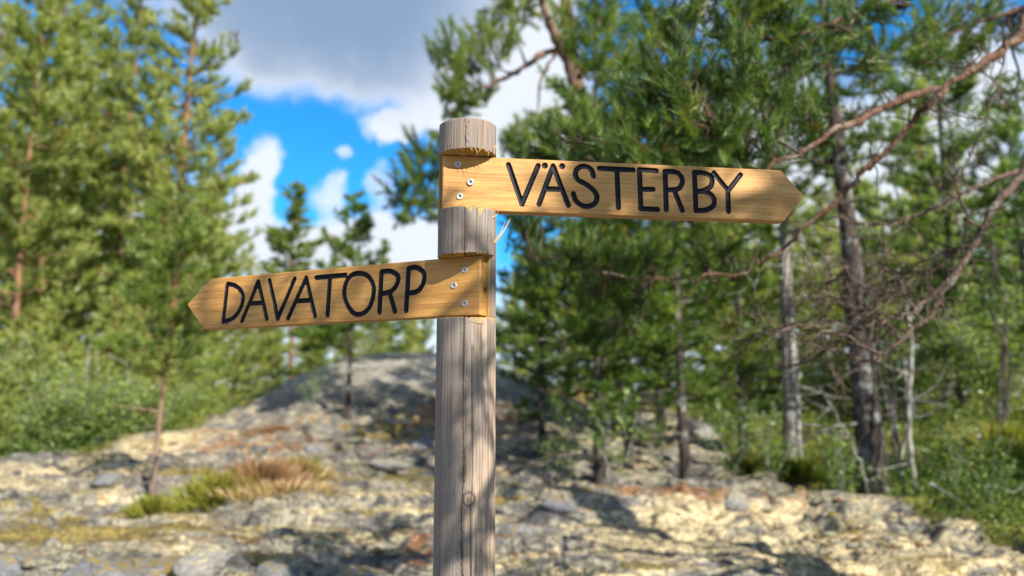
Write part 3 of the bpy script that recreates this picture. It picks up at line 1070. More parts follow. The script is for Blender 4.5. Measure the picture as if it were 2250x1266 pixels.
splinter(on_post(38, 1.780), on_post(40, 1.792, 0.001), 0.0007)
splinter(on_post(24, 1.779), on_post(23, 1.788, 0.001), 0.0006)


# ------------------------------------------------------------------ pines
def make_pine(name, seed, H, r0, cb, rad, whorls, per, blade=(0.14, 0.016), K=16, clump=0.30, lean=(0, 0), sides=8,
              needle='needle_sunny', bark='bark_pine', prof=None, rise=(-0.05, 0.7), stubs=0, gap=0.0, trunk_path=None, dens=1.0):
    """tapered trunk with whorled limbs (one mesh) and the needle crown"""
    rng = np.random.default_rng(seed)
    n = 14
    z = np.linspace(0, H, n)
    if trunk_path is not None:
        P = smooth_path(trunk_path, n)
    else:
        P = np.stack([lean[0] * (z / H) ** 1.4 + 0.05 * H * 0.3 * fbm(z * 0.3, z * 0 + seed, seed, 2),
                      lean[1] * (z / H) ** 1.4 + 0.05 * H * 0.3 * fbm(z * 0.3, z * 0 + seed + 9, seed + 1, 2), z], -1)
        P[:, :2] -= P[0, :2]
    t = np.linspace(0, 1, n)
    rad_t = r0 * (1 - 0.93 * t ** 0.9) + 0.22 * r0 * np.exp(-t * H / 0.25)
    wood = Geo()
    V, F = tube(P, rad_t, sides, 0.08, rng)
    wood.add(V, F)
    Cc, Dd, Cv = [], [], []
    prof = prof or (lambda u: (0.35 + 0.65 * min(1, u / 0.25)) * (1 - u) ** 0.75 + 0.06)

    def at(h):
        return np.array([np.interp(h, P[:, 2], P[:, i]) for i in range(2)] + [h])
    hs = np.linspace(cb * H, 0.985 * H, whorls)
    for wi, h in enumerate(hs):
        u = (h - cb * H) / (H - cb * H)
        for b in range(per if u < 0.9 else 3):
            if rng.random() < gap:
                continue
            az = rng.uniform(0, 2 * PI)
            L = rad * prof(u) * rng.uniform(0.65, 1.2)
            el = rise[0] + (rise[1] - rise[0]) * u + rng.normal() * 0.15
            hh = h + rng.uniform(-0.3, 0.3) * H / whorls
            hh = min(hh, 0.985 * H)
            p = at(hh)
            d = np.array([math.cos(az) * math.cos(el), math.sin(az) * math.cos(el), math.sin(el)])
            m = 5
            tt = np.linspace(0, 1, m)[:, None]
            path = p + d * L * tt + np.array([0, 0, 0.22 * L]) * tt ** 2 * rng.uniform(0.1, 1.0) + rng.normal(size=(m, 3)) * 0.03 * L * tt
            br = max(0.006, min(0.3 * np.interp(hh, P[:, 2], rad_t), 0.022 * L + 0.006))
            V, F = tube(path, br * (1 - 0.75 * tt[:, 0]), 4)
            wood.add(V, F)
            nc = max(3, int(L / clump * 2.4 * dens))
            for q in range(nc):
                s = 1 - (rng.random() ** 1.4) * 0.9
                base = path[0] + 0
                i = min(int(s * (m - 1)), m - 2)
                f = s * (m - 1) - i
                base = path[i] * (1 - f) + path[i + 1] * f
                off = unit(np.cross(d, rng.normal(size=3))) * rng.uniform(0.1, 1.0) * clump * (0.4 + 0.9 * L / max(rad, .01) * (1.1 - s)) * 1.1
                off[2] = abs(off[2]) * 0.5 - 0.02
                c = base + off
                if rng.random() < 0.35:
                    V, F = tube(np.stack([base, (base + c) / 2 + [0, 0, -0.02], c]), [br * 0.3, br * 0.22, br * 0.12], 3)
                    wood.add(V, F)
                Cc.append(c)
                Dd.append(unit(d * 0.6 + off / (np.linalg.norm(off) + 1e-6) * 0.7 + np.array([0, 0, 0.5])))
                Cv.append(np.clip(rng.normal(0.45, 0.2) + 0.15 * (u - 0.4), 0, 1) if rng.random() > 0.02 else 0.97)
    for k in range(stubs):
        h = rng.uniform(0.06, max(0.12, cb * 1.05)) * H
        az = rng.uniform(0, 2 * PI)
        p = at(h)
        L = rng.uniform(0.3, 0.9) * rad * 0.7
        d = np.array([math.cos(az), math.sin(az), rng.uniform(-0.4, 0.3)])
        tt = np.linspace(0, 1, 4)[:, None]
        V, F = tube(p + d * L * tt + rng.normal(size=(4, 3)) * 0.05 * L * tt, 0.016 * (1 - 0.8 * tt[:, 0]), 4)
        wood.add(V, F)
    Cc, Dd, Cv = np.array(Cc), np.array(Dd), np.array(Cv)
    cr = Geo()
    V, F = blades(rng, Cc, Dd, K, blade[0], blade[1], 0.95, along=clump * 0.9)
    cr.add(V, F, np.repeat(Cv, K * 3))
    root = empty(name, (0, 0, 0))
    link('trunk', wood.mesh('trunk', True, [M[bark]]), root)
    c = link('crown', cr.mesh('crown', False, [M[needle]]), root)
    c['kind'] = 'stuff'
    return root


def place(root, x, y, label, cat='tree', group=None, rz=0.0, sc=1.0, sink=0.05, tilt=(0, 0)):
    root.location = (x, y, gz(x, y) - sink)
    root.rotation_euler = (tilt[0], tilt[1], rz)
    root.scale = sc if isinstance(sc, tuple) else (sc, sc, sc)
    tag(root, label, cat, group)
    return root


def dup(root, x, y, label, cat='tree', group=None, rz=0.0, sc=1.0, sink=0.05, name=None):
    r = root.copy()
    COL.objects.link(r)
    for ch in list(root.children):
        c = ch.copy()
        COL.objects.link(c)
        c.parent = r
        for g in ch.children:
            d = g.copy()
            COL.objects.link(d)
            d.parent = c
    if name:
        r.name = name
    if 'group' in r.keys() and not group:
        del r['group']
    return place(r, x, y, label, cat, group, rz, sc, sink)


def X(px, y):
    """sideways metres for a bearing measured on the photograph, y metres out"""
    return (px - 1125) / 1650 * y * 0.995


# --- sunlit forest on the left
tall_a = make_pine('pine_tree', 11, 16.0, 0.16, 0.12, 2.5, 27, 6, (0.22, 0.045), 20, 0.36, stubs=8, dens=1.3)
tall_b = make_pine('pine_tree', 12, 15.0, 0.15, 0.26, 2.3, 23, 6, (0.22, 0.045), 20, 0.36, stubs=10, dens=1.3)
tall_c = make_pine('pine_tree', 13, 12.0, 0.12, 0.08, 2.2, 22, 6, (0.21, 0.042), 20, 0.34, stubs=6, dens=1.3)
GF = 'sunlit pines of the forest on the left'
place(tall_a, X(385, 20), 20, 'tall sunlit pine rising past the grey cloud, rightmost of the tall pines on the left', group=GF)
place(tall_b, X(245, 22), 22, 'tall pine with a reddish trunk left of the one beside the grey cloud', group=GF)
place(tall_c, X(470, 27), 27, 'shorter pine with its crown poking out right of the tall ones by the white cloud', group=GF)
left = [(tall_b, 70, 21, 'tall pine with a bright orange trunk, near the left edge of the picture', 0.8, 1.0),
        (tall_a, 160, 25, 'tall pine between the orange trunk and the reddish trunk on the left', 2.1, 1.05),
        (tall_c, 10, 18, 'leafy yellow-green pine cut by the left edge of the picture', 4.0, 1.1),
        (tall_a, -60, 24, 'pine beyond the left edge whose right boughs reach into the picture', 1.2, 1.0),
        (tall_b, 110, 30, 'far pine seen between the two orange trunks on the left', 3.3, 1.15),
        (tall_c, 310, 30, 'far pine filling the gap behind the two tall pines beside the grey cloud', 5.1, 1.25),
        (tall_b, 430, 33, 'far pine seen low behind the rightmost tall one', 0.4, 0.85),
        (tall_a, 230, 36, 'farthest tall pine in the left forest, behind the reddish trunk', 2.8, 1.1),
        (tall_a, 20, 33, 'far pine at the left edge between the cut pine and the orange trunk', 5.5, 1.1),
        (tall_c, 150, 34, 'far bushy pine low between the orange and reddish trunks', 0.2, 1.1),
        (tall_c, 340, 42, 'farthest bushy pine low behind the two tall ones by the grey cloud', 1.2, 1.2),
        (tall_c, 60, 42, 'farthest bushy pine low behind the orange trunk', 2.2, 1.25),
        (tall_c, 540, 36, 'low far pine at the foot of the white cloud above the DAVATORP board', 1.9, 0.72)]
for src, px, y, lab, rz, sc in left:
    dup(src, X(px, y), y, lab, group=GF, rz=rz, sc=sc)

# --- distant small pines against the sky in the middle
far_a = make_pine('slender_pine', 21, 10.0, 0.11, 0.42, 1.25, 17, 6, (0.20, 0.05), 18, 0.30, needle='needle_mid', stubs=6, dens=1.5,
                  prof=lambda u: (0.6 + 0.5 * math.sin(u * 9) ** 2) * (1 - u) ** 0.7 + 0.05)
GD = 'distant small pines against the sky'
place(far_a, X(640, 30), 30, 'slim distant pine standing alone against blue sky, the tallest above the DAVATORP board', group=GD, sc=(1.45, 1.45, 1.0))
for px, y, sc, rz, lab in [(735, 38, 0.92, 1.0, 'small distant pine just right of the slim lone one'),
                           (838, 36, 0.86, 2.5, 'distant pine nearest the post on its left, above the DAVATORP board'),
                           (690, 46, 0.8, 4.0, 'low distant pine between the slim lone one and its right neighbour'),
                           (590, 42, 0.85, 5.2, 'low distant pine left of the slim lone one'),
                           (900, 44, 0.78, 0.5, 'low distant pine partly hidden by the top of the post')]:
    dup(far_a, X(px, y), y, lab, group=GD, rz=rz, sc=sc)
# pale young growth behind the knoll
low = make_pine('young_pine', 25, 4.6, 0.06, 0.05, 1.2, 14, 6, (0.17, 0.036), 18, 0.26, needle='needle_sunny', bark='bark_young', dens=1.3)
GY = 'pale young pines behind the rock knoll'
place(low, X(520, 24), 24, 'pale young pine behind the left end of the rock knoll', group=GY)
for px, y, sc, rz, lab in [(600, 27, 1.1, 1, 'pale young pine below the arrow tip of the DAVATORP board'),
                           (690, 25, 0.9, 2, 'pale young pine just left of the small dark pine, behind the knoll'),
                           (830, 28, 1.0, 3, 'pale young pine right of the small dark pine, behind the knoll'),
                           (905, 25, 0.85, 4, 'pale young pine peeping over the knoll next to the post'),
                           (1130, 27, 1.1, 5, 'pale young pine seen just right of the post, over the ochre slope'),
                           (450, 20, 0.85, 0.3, 'pale young pine where the knoll meets the bushes'),
                           (80, 14, 0.66, 1.2, 'pale young pine standing in front of the bushes, leftmost of those'),
                           (345, 15, 0.55, 2.9, 'low pale young pine at the bedrock edge behind the pinkish stem'),
                           (440, 15.5, 0.5, 4.9, 'low pale young pine at the left foot of the rock knoll'),
                           (250, 20, 0.95, 5.9, 'pale young pine under the reddish trunk, behind the bushes'),
                           (120, 18.5, 0.95, 0.7, 'pale young pine under the orange trunk, behind the bushes'),
                           (390, 21, 0.95, 1.7, 'pale young pine at the foot of the rightmost tall pine'),
                           (150, 15, 0.62, 2.2, 'pale young pine among the bushes below the reddish trunk on the left'),
                           (30, 15.5, 0.7, 3.2, 'pale young pine among the bushes at the left edge'),
                           (285, 17.5, 0.8, 4.2, 'pale young pine among the bushes behind the thin pinkish stem'),
                           (410, 17, 0.7, 5.2, 'pale young pine among the bushes below the rightmost tall pine'),
                           (215, 14.5, 0.5, 0.2, 'shortest pale young pine among the bushes left of the pinkish stem'),
                           (760, 33, 1.35, 0.9, 'taller pale young pine straight behind the small dark pine')]:
    dup(low, X(px, y), y, lab, group=GY, rz=rz, sc=sc)

# --- the two small pines standing on the bedrock
sap = make_pine('pine_sapling', 31, 3.0, 0.034, 0.46, 0.66, 11, 6, (0.10, 0.011), 28, 0.14, dens=1.05, needle='needle_mid', bark='bark_young',
                prof=lambda u: 1.0 * (1 - u) ** 0.5 + 0.08, rise=(0.0, 0.9), stubs=9, lean=(0.12, 0))
place(sap, X(352, 7.6), 7.6, 'young pine with a thin pinkish stem growing beside the rusty grass tuft')
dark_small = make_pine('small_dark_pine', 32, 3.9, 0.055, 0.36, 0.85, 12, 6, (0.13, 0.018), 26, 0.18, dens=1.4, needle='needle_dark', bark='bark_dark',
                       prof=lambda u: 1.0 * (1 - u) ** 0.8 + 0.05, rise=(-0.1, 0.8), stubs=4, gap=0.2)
place(dark_small, X(768, 12.6), 12.6, 'small dark green pine standing in front of the rock knoll left of the post')

# --- old pine behind the post, crown above it
# (built below, next to the near pine, because it uses the same limb builder)

# --- shaded young pines right of the post
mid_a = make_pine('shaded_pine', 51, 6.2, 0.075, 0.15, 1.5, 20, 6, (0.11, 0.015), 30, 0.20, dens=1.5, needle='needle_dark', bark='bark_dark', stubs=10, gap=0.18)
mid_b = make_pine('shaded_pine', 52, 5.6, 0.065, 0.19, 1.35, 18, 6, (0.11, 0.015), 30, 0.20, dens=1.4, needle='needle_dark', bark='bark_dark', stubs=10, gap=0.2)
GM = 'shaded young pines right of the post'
place(mid_a, X(1315, 8.6), 8.6, 'shaded young pine, the nearest one right of the post', group=GM)
place(mid_b, X(1500, 8.9), 8.9, 'slender dark-stemmed pine under the middle of the VÄSTERBY board', group=GM)
dup(mid_b, X(1375, 9.3), 9.3, 'thin dark pine crowding close behind the nearest one right of the post', group=GM, rz=2.0, sc=0.95)
dup(mid_a, X(1625, 11), 11, 'dark pine between the slender one and the pale trunk under the VÄSTERBY arrow tip', group=GM, rz=1.2, sc=0.85)
dup(mid_a, X(1190, 10.5), 10.5, 'dark bushy pine directly behind the post, spreading out on both sides', group=GM, rz=3.9, sc=0.72)
dup(mid_b, X(1450, 13), 13, 'farther dark pine seen between the stems right of the post', group=GM, rz=0.6, sc=1.2)

# --- the big trunks on the right
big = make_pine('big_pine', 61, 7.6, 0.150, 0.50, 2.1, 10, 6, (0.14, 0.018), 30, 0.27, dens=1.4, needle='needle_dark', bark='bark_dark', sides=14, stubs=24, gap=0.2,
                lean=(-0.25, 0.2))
place(big, X(1905, 8.0), 8.0, 'thick dark pine trunk with pale lichen, standing in green leaves at the rock edge')
pale_ = dup(big, X(1732, 10.6), 10.6, 'pale barked pine trunk behind the VÄSTERBY arrow tip', rz=2.4, sc=0.92)
for c_ in pale_.children:
    if c_.name.startswith('trunk'):
        c_.material_slots[0].link = 'OBJECT'
        c_.material_slots[0].material = M['bark_grey']
dup(mid_a, X(2110, 13), 13, 'dark pine behind the tangle of dead twigs', rz=4.4, sc=1.25)
dup(mid_b, X(2270, 12), 12, 'dark pine cut by the right edge of the picture', rz=1.0, sc=1.0)
dup(tall_c, X(1560, 22), 22, 'far sunlit pine glimpsed under the middle of the VÄSTERBY board', rz=0.9, sc=0.8)
dup(tall_c, X(1850, 24), 24, 'far sunlit pine glimpsed behind the thick dark trunk', rz=2.9, sc=0.85)
dup(tall_b, X(2060, 27), 27, 'far sunlit pine glimpsed through the dead twigs', rz=4.9, sc=0.8)
dup(tall_c, X(1290, 25), 25, 'far sunlit pine glimpsed right of the post behind the dark ones', rz=3.5, sc=0.75)
dup(low, X(1700, 18), 18, 'pale young pine lit by sun behind the trunk under the VÄSTERBY arrow tip', rz=3.5, sc=0.9)
for px, y, sc, rz, lab in [(575, 40, 0.68, 0.3, 'far pale pine filling the skyline just right of the DAVATORP arrow tip'),
                           (665, 44, 0.72, 1.3, 'far pale pine on the skyline under the lone slim pine'),
                           (790, 42, 0.66, 2.3, 'far pale pine on the skyline behind the top of the small dark pine'),
                           (860, 45, 0.74, 3.3, 'far pale pine on the skyline midway between the small dark pine and the post'),
                           (930, 41, 0.62, 4.3, 'far pale pine on the skyline touching the left side of the post')]:
    dup(tall_c, X(px, y), y, lab, group='far pale pines on the skyline behind the knoll', rz=rz, sc=sc)
dup(low, X(1590, 16), 16, 'pale young pine lit by sun between the slender pine and the pale trunk', group=GY, rz=0.5, sc=0.8)
dup(low, X(1830, 17), 17, 'pale young pine lit by sun between the two big trunks', group=GY, rz=2.5, sc=0.9)
dup(low, X(2010, 16), 16, 'pale young pine lit by sun right of the thick dark trunk', group=GY, rz=4.5, sc=0.85)
for px, y, sc, rz, lab in [(1180, 19, 1.0, 0.2, 'pale far pine on the slope, first right of the post'),
                           (1255, 21, 1.15, 1.2, 'pale far pine on the slope, second right of the post'),
                           (1340, 18, 0.95, 2.2, 'pale far pine on the slope behind the old pine trunk'),
                           (1500, 21, 1.2, 3.2, 'pale far pine on the slope behind the slender dark-stemmed pine'),
                           (1640, 22, 1.25, 4.2, 'pale far pine on the slope left of the pale barked trunk'),
                           (1770, 20, 1.2, 5.2, 'pale far pine on the slope right of the pale barked trunk'),
                           (1930, 20, 1.2, 0.7, 'pale far pine on the slope just right of the thick dark trunk'),
                           (2040, 22, 1.3, 1.7, 'pale far pine behind the slender grey stems'),
                           (2130, 18, 1.1, 2.7, 'pale far pine behind the dead twigs near the right edge'),
                           (2235, 19, 1.2, 3.7, 'pale far pine at the right edge behind the bank')]:
    dup(low, X(px, y), y, lab, group='pale far pines on the right-hand slope', rz=rz, sc=sc)
dup(low, X(1420, 20), 20, 'pale young pine lit by sun behind the stems right of the post', rz=1.5, sc=0.9)
# pines off to the right of the picture that shade the right-hand trees
for i, (x, y, sc, lab) in enumerate([
        (8.2, 3.6, 0.8, 'shade pine outside the picture, beside the near pine'),
        (10.5, 0.5, 0.95, 'shade pine outside the picture, abreast of the signpost far to its right'),
        (12.8, 4.5, 0.9, 'shade pine outside the picture, farthest out to the right of the near pine'),
        (13.5, -3.0, 1.0, 'shade pine outside the picture, farthest behind the camera on the right')]):
    dup(big, x, y, lab, group='pines outside the picture on the right', rz=i * 1.7, sc=sc)

# --- the near pine: trunk outside the frame, limbs sweeping in
TILT = R(8)


def W(px, py, Zd):
    """a point seen along a bearing of the photograph, Zd metres out"""
    xx, v = (px - 1125) / 1650, (633 - py) / 1650
    return np.array([xx * Zd, Zd * (math.cos(TILT) - v * math.sin(TILT)), CAM_Z + Zd * (math.sin(TILT) + v * math.cos(TILT))])


NX, NY = 3.75, 3.1
NZ = gz(NX, NY)
near = empty('near_pine', (NX, NY, NZ))
tag(near, 'near pine whose rust-red limbs sweep in from the right behind the VÄSTERBY board', 'tree')
rngN = np.random.default_rng(99)
V, F = tube([(0, 0, -0.1), (0.02, 0, 1.0), (-0.03, 0.02, 2.5), (0.0, 0.05, 4.5), (0.08, 0, 7.0), (0.05, 0.05, 9.0)], [0.21, 0.17, 0.15, 0.125, 0.08, 0.03], 14, 0.06, rngN)
g = Geo()
g.add(V, F)
link('trunk', g.mesh('trunk', True, [M['bark_pine']]), near)
LOC = np.array([NX, NY, NZ])


def limb(pts, r0, r1, mat, jit=0.012, n=34):
    P = smooth_path(np.array(pts), n)
    P = P + (rngN.normal(size=P.shape) * jit) * np.linspace(0.2, 1, n)[:, None]
    return P, np.linspace(r0, r1, n)


class Limb:
    def __init__(s, pts, r0, r1, mat, jit=0.008, n=34, big=1.0):
        s.big = big
        s.P, s.r = limb(pts, r0, r1, mat, jit, n)
        s.wood = Geo()
        s.mat = mat
        V, F = tube(s.P, s.r * (1 + 0.16 * rngN.normal(size=n)).clip(0.7, 1.4), 8, 0.16, rngN)
        s.wood.add(V, F)
        s.C, s.D, s.A = [], [], []

    def twig(s, pts, r0, r1, sides=5, n=8, jit=0.006):
        P = smooth_path(np.array(pts), n) + rngN.normal(size=(n, 3)) * jit
        P[0] = pts[0]
        V, F = tube(P, np.linspace(r0, r1, n), sides)
        s.wood.add(V, F, 0.0 if s.mat == 'limb_dead' else 0.85)
        return P

    def foliage(s, centre, rad, shoots, fresh=0.4):
        """a spray of needle shoots at the end of a side branch"""
        i = int(np.argmin(np.linalg.norm(s.P - centre, axis=1)))
        b = s.P[i]
        mid = (b + centre) / 2 + rngN.normal(size=3) * 0.06 + np.array([0, 0, -0.05])
        tw = s.twig([b, mid, centre], min(s.r[i] * 0.6, 0.010 * s.big), 0.004 * s.big ** 0.5, n=9)
        for q in range(int(shoots * 1.85)):
            k = rngN.integers(4, 9)
            st = tw[k]
            e = centre + unit(rngN.normal(size=3)) * rad * rngN.uniform(0.25, 1.0) ** 0.6
            d = unit(e - st + np.array([0, 0, 0.05]) + rngN.normal(size=3) * 0.02)
            sp = s.twig([st, (st + e) / 2 + rngN.normal(size=3) * 0.03, e], 0.0035 * s.big ** 0.5, 0.002 * s.big ** 0.5, 3, 5, 0.004)
            f = np.clip(rngN.normal(fresh, 0.28), 0, 0.94)
            # needles along the outer part of the shoot
            ax = unit(unit(sp[-1] - sp[-2]) + np.array([0, 0, 0.55]))
            L = rngN.uniform(0.11, 0.18) * s.big
            for a in np.linspace(0, 1, 7):
                s.C.append(e - ax * L * (1 - a) * 1.0)
                s.D.append(ax)
                s.A.append(f if rngN.random() > 0.015 else 0.97)

    def build(s, needle='needle_dark', K=18, root=None, loc=None):
        root = root or near
        loc = LOC if loc is None else loc
        s.wood.V = [v - loc for v in s.wood.V]
        b = link('branch', s.wood.mesh('branch', True, [M[s.mat]]), root)
        if s.C:
            cr = Geo()
            V, F = blades(rngN, np.array(s.C) - loc, np.array(s.D), K, 0.060 * s.big, 0.0030 * s.big, 0.75, along=0.02 * s.big)
            cr.add(V, F, np.repeat(np.array(s.A), K * 3))
            c = link('needles', cr.mesh('needles', False, [M[needle]]), b)
            c['kind'] = 'stuff'
        return b


top0 = LOC + np.array([0, 0, 2.6])
upper = [(2250, 71, 3.2), (2195, 114, 3.15), (2129, 156, 3.1), (2077, 194, 3.05), (1982, 225, 3.0), (1887, 268, 2.95), (1811, 308, 2.9), (1716, 365, 2.85), (1610, 400, 2.8), (1500, 405, 2.75)]
lower = [(2077, 194, 3.05), (2045, 226, 3.05), (2006, 261, 3.1), (1944, 332, 3.1), (1911, 370, 3.12), (1878, 403, 3.15), (1821, 455, 3.2), (1780, 490, 3.2), (1735, 532, 3.22), (1690, 566, 3.25), (1640, 590, 3.3), (1560, 607, 3.32), (1480, 615, 3.35), (1400, 610, 3.4), (1310, 603, 3.4)]
la = Limb([LOC + np.array([-0.05, 0.0, 2.75]), W(2330, 10, 3.2)] + [W(*p) for p in upper], 0.024, 0.006, 'limb_red', 0.018)
for px, py, Zd, rr_, sh in [(1450, 130, 2.9, .17, 15), (1530, 175, 2.75, .16, 15), (1620, 140, 2.8, .17, 15), (1690, 190, 2.9, .15, 13), (1560, 255, 2.7, .15, 13),
                            (1480, 270, 2.8, .14, 12), (1400, 205, 3.0, .14, 12), (1640, 290, 2.8, .13, 10), (1350, 275, 2.9, .13, 11), (1285, 300, 2.9, .13, 11),
                            (1215, 290, 3.0, .12, 10), (1165, 320, 3.0, .09, 8), (1420, 325, 2.7, .12, 9), (1560, 335, 2.75, .11, 8), (1760, 250, 3.0, .12, 8), (1500, 215, 3.3, .15, 11)]:
    la.foliage(W(px, py, Zd), rr_, sh)
for L_ in (la,):
    for k in range(26):
        i = rngN.integers(8, 33)
        d = unit(rngN.normal(size=3) + np.array([-0.4, 0, 0.2])) * rngN.uniform(0.06, 0.30)
        L_.twig([L_.P[i], L_.P[i] + d * 0.5 + rngN.normal(size=3) * .02, L_.P[i] + d], 0.004, 0.0014, 4)
la.build()
lb = Limb([W(*p) for p in lower], 0.016, 0.004, 'limb_red', 0.018, n=44)
for px, py, Zd, rr_, sh in [(1250, 545, 3.6, .14, 12), (1350, 560, 3.6, .14, 12), (1450, 545, 3.5, .12, 10), (1180, 570, 3.8, .13, 10), (1300, 640, 3.7, .13, 10),
                            (1400, 665, 3.7, .12, 8), (1540, 560, 3.5, .10, 7), (1600, 520, 3.4, .09, 5), (1150, 500, 4.0, .13, 10)]:
    lb.foliage(W(px, py, Zd), rr_, sh)
for k in range(30):
    i = rngN.integers(3, 43)
    d = unit(rngN.normal(size=3) + np.array([-0.4, 0, 0.0])) * rngN.uniform(0.06, 0.30)
    lb.twig([lb.P[i], lb.P[i] + d * 0.5 + rngN.normal(size=3) * .02, lb.P[i] + d], 0.0035, 0.0013, 4)
lb.build()
# boughs entering over the top of the picture
for path, spots in [
    ([LOC + np.array([-0.05, 0.05, 3.3]), W(2350, -150, 3.6), W(2150, -60, 3.6), W(1950, 10, 3.5), W(1800, 60, 3.4), W(1680, 90, 3.3), W(1560, 85, 3.3)],
     [(1830, 60, 3.4, .17, 13), (1740, 40, 3.3, .16, 13), (1905, 150, 3.5, .13, 8), (1900, 25, 3.5, .16, 12), (1620, 40, 3.2, .16, 12), (1500, 35, 3.2, .16, 12), (1760, 130, 3.3, .15, 11), (1440, 40, 3.3, .14, 10), (1690, -10, 3.2, .15, 10), (1560, -20, 3.2, .15, 10)]),
    ([LOC + np.array([-0.05, 0.1, 3.0]), W(2400, -20, 4.2), W(2250, 20, 4.3), W(2120, 60, 4.3), W(2020, 110, 4.3)],
     [(2130, 110, 4.3, .16, 9), (2230, 60, 4.4, .18, 10), (2040, 60, 4.2, .16, 8), (2200, 200, 4.6, .18, 9), (2150, 10, 4.3, .18, 9)])]:
    lm = Limb(path, 0.024, 0.006, 'limb_red')
    for px, py, Zd, rr_, sh in spots:
        lm.foliage(W(px, py, Zd), rr_, sh)
    lm.build()
# unseen boughs added outside the frame, placed sunward to dapple the boards and post
for path, spots in [
    ([LOC + np.array([-0.1, -0.1, 2.3]), np.array([3.4, 2.2, 3.3]), np.array([2.8, 0.9, 3.7]), np.array([2.3, -0.2, 3.85]), np.array([1.95, -0.9, 3.8]), np.array([1.75, -1.2, 3.7])],
     [(*(np.array(q) + SUN * s_), r_, n_) for q, s_, r_, n_ in [((0.12, 1.27, 1.91), 3.2, .12, 5), ((0.24, 1.28, 1.91), 3.4, .13, 6), ((0.36, 1.30, 1.91), 3.3, .13, 6), ((0.48, 1.31, 1.90), 3.5, .13, 6), ((0.60, 1.33, 1.90), 3.3, .12, 5)]]),
    ([LOC + np.array([-0.1, -0.15, 2.4]), np.array([2.9, 1.2, 3.2]), np.array([2.1, 0.2, 3.2]), np.array([1.4, -0.3, 3.15]), np.array([0.9, -0.4, 3.0])],
     [(*(np.array(q) + SUN * s_), r_, n_) for q, s_, r_, n_ in [((-0.16, 1.28, 1.74), 2.3, .10, 2), ((-0.30, 1.33, 1.74), 2.6, .13, 3), ((-0.43, 1.39, 1.73), 2.5, .13, 3), ((-0.57, 1.46, 1.73), 2.7, .12, 3)]]),
    ([LOC + np.array([-0.1, -0.15, 2.0]), np.array([2.7, 1.5, 2.65]), np.array([1.9, 0.6, 2.6]), np.array([1.2, 0.15, 2.5]), np.array([0.75, 0.05, 2.25])],
     [(*(np.array(q) + SUN * s_), r_, n_) for q, s_, r_, n_ in [((-0.06, 1.22, 1.60), 1.5, .05, 2), ((-0.10, 1.22, 1.50), 1.8, .05, 2), ((-0.05, 1.22, 1.36), 1.6, .06, 2), ((-0.02, 1.22, 1.22), 1.7, .06, 2), ((-0.1, 1.22, 1.84), 2.4, .05, 1)]])]:
    lm = Limb(path, 0.022, 0.007, 'limb_red')
    for x, y, z, rr_, sh in spots:
        lm.foliage(np.array([x, y, z]), rr_, sh)
    lm.build()
# dead limbs hanging low on the right
dl = Limb([LOC + np.array([-0.05, 0.1, 2.1]), W(2320, 345, 3.6), W(2250, 374, 3.6), W(2190, 393, 3.6), W(2129, 417, 3.6), W(2053, 455, 3.65), W(2006, 474, 3.7), W(1939, 495, 3.7), W(1882, 488, 3.75), W(1800, 480, 3.8)], 0.016, 0.004, 'limb_dead')
for k in range(16):
    i = rngN.integers(10, 33)
    b = dl.P[i]
    d = unit(rngN.normal(size=3) + np.array([-0.6, 0, -0.3])) * rngN.uniform(0.12, 0.35)
    dl.twig([b, b + d * 0.5 + rngN.normal(size=3) * .03, b + d], 0.004, 0.0015, 4)
dl.build()
de = Limb([LOC + np.array([-0.1, 0.05, 2.0]), W(2330, 330, 3.3), W(2250, 389, 3.3), W(2209, 427, 3.3), W(2176, 464, 3.3), W(2153, 512, 3.3), W(2129, 555, 3.3), W(2094, 610, 3.3), W(2068, 647, 3.3), W(2042, 700, 3.3), W(1979, 742, 3.3), W(1936, 779, 3.3), W(1921, 798, 3.3), W(1873, 781, 3.35), W(1826, 768, 3.35), W(1760, 800, 3.4), W(1700, 803, 3.4)], 0.019, 0.004, 'limb_dead', n=50)
subs = []
for path, r in [([(2094, 610, 3.3), (2050, 655, 3.3), (2010, 674, 3.25), (1979, 697, 3.2), (1936, 705, 3.2), (1890, 690, 3.2), (1850, 668, 3.2)], 0.010),
                ([(2010, 674, 3.25), (1960, 640, 3.3), (1900, 630, 3.35), (1850, 600, 3.4)], 0.007),
                ([(2042, 700, 3.3), (1960, 690, 3.4), (1880, 720, 3.45), (1800, 700, 3.5), (1720, 720, 3.5)], 0.007),
                ([(1936, 779, 3.3), (1850, 740, 3.2), (1780, 720, 3.15), (1700, 730, 3.1), (1640, 745, 3.1)], 0.008),
                ([(1979, 742, 3.3), (1930, 700, 3.35), (1870, 640, 3.4), (1820, 590, 3.4), (1800, 540, 3.4)], 0.006),
                ([(2129, 555, 3.3), (2060, 560, 3.4), (1990, 600, 3.5), (1940, 580, 3.55)], 0.006),
                ([(2153, 512, 3.3), (2120, 470, 3.2), (2110, 400, 3.2), (2150, 300, 3.2), (2185, 200, 3.2), (2200, 120, 3.15)], 0.008)]:
    P = de.twig([W(*p) for p in path], r, 0.003, 5, 16, 0.010)
    subs.append(P)
for P in subs + [de.P[22:]]:
    for k in range(20):
        b = P[rngN.integers(2, len(P))]
        d = unit(rngN.normal(size=3) * np.array([1, 0.8, 1]) + np.array([-0.7, 0, 0.15])) * rngN.uniform(0.08, 0.34)
        T = de.twig([b, b + d * 0.5 + rngN.normal(size=3) * .035, b + d + rngN.normal(size=3) * 0.03], 0.0042, 0.0014, 4, 7, 0.007)
        for q in range(3):
            b2 = T[rngN.integers(2, 7)]
            d2 = unit(rngN.normal(size=3) + d * 2) * rngN.uniform(0.04, 0.14)
            de.twig([b2, b2 + d2 * 0.6 + rngN.normal(size=3) * .01, b2 + d2], 0.0022, 0.001, 3, 4, 0.003)
de.build()
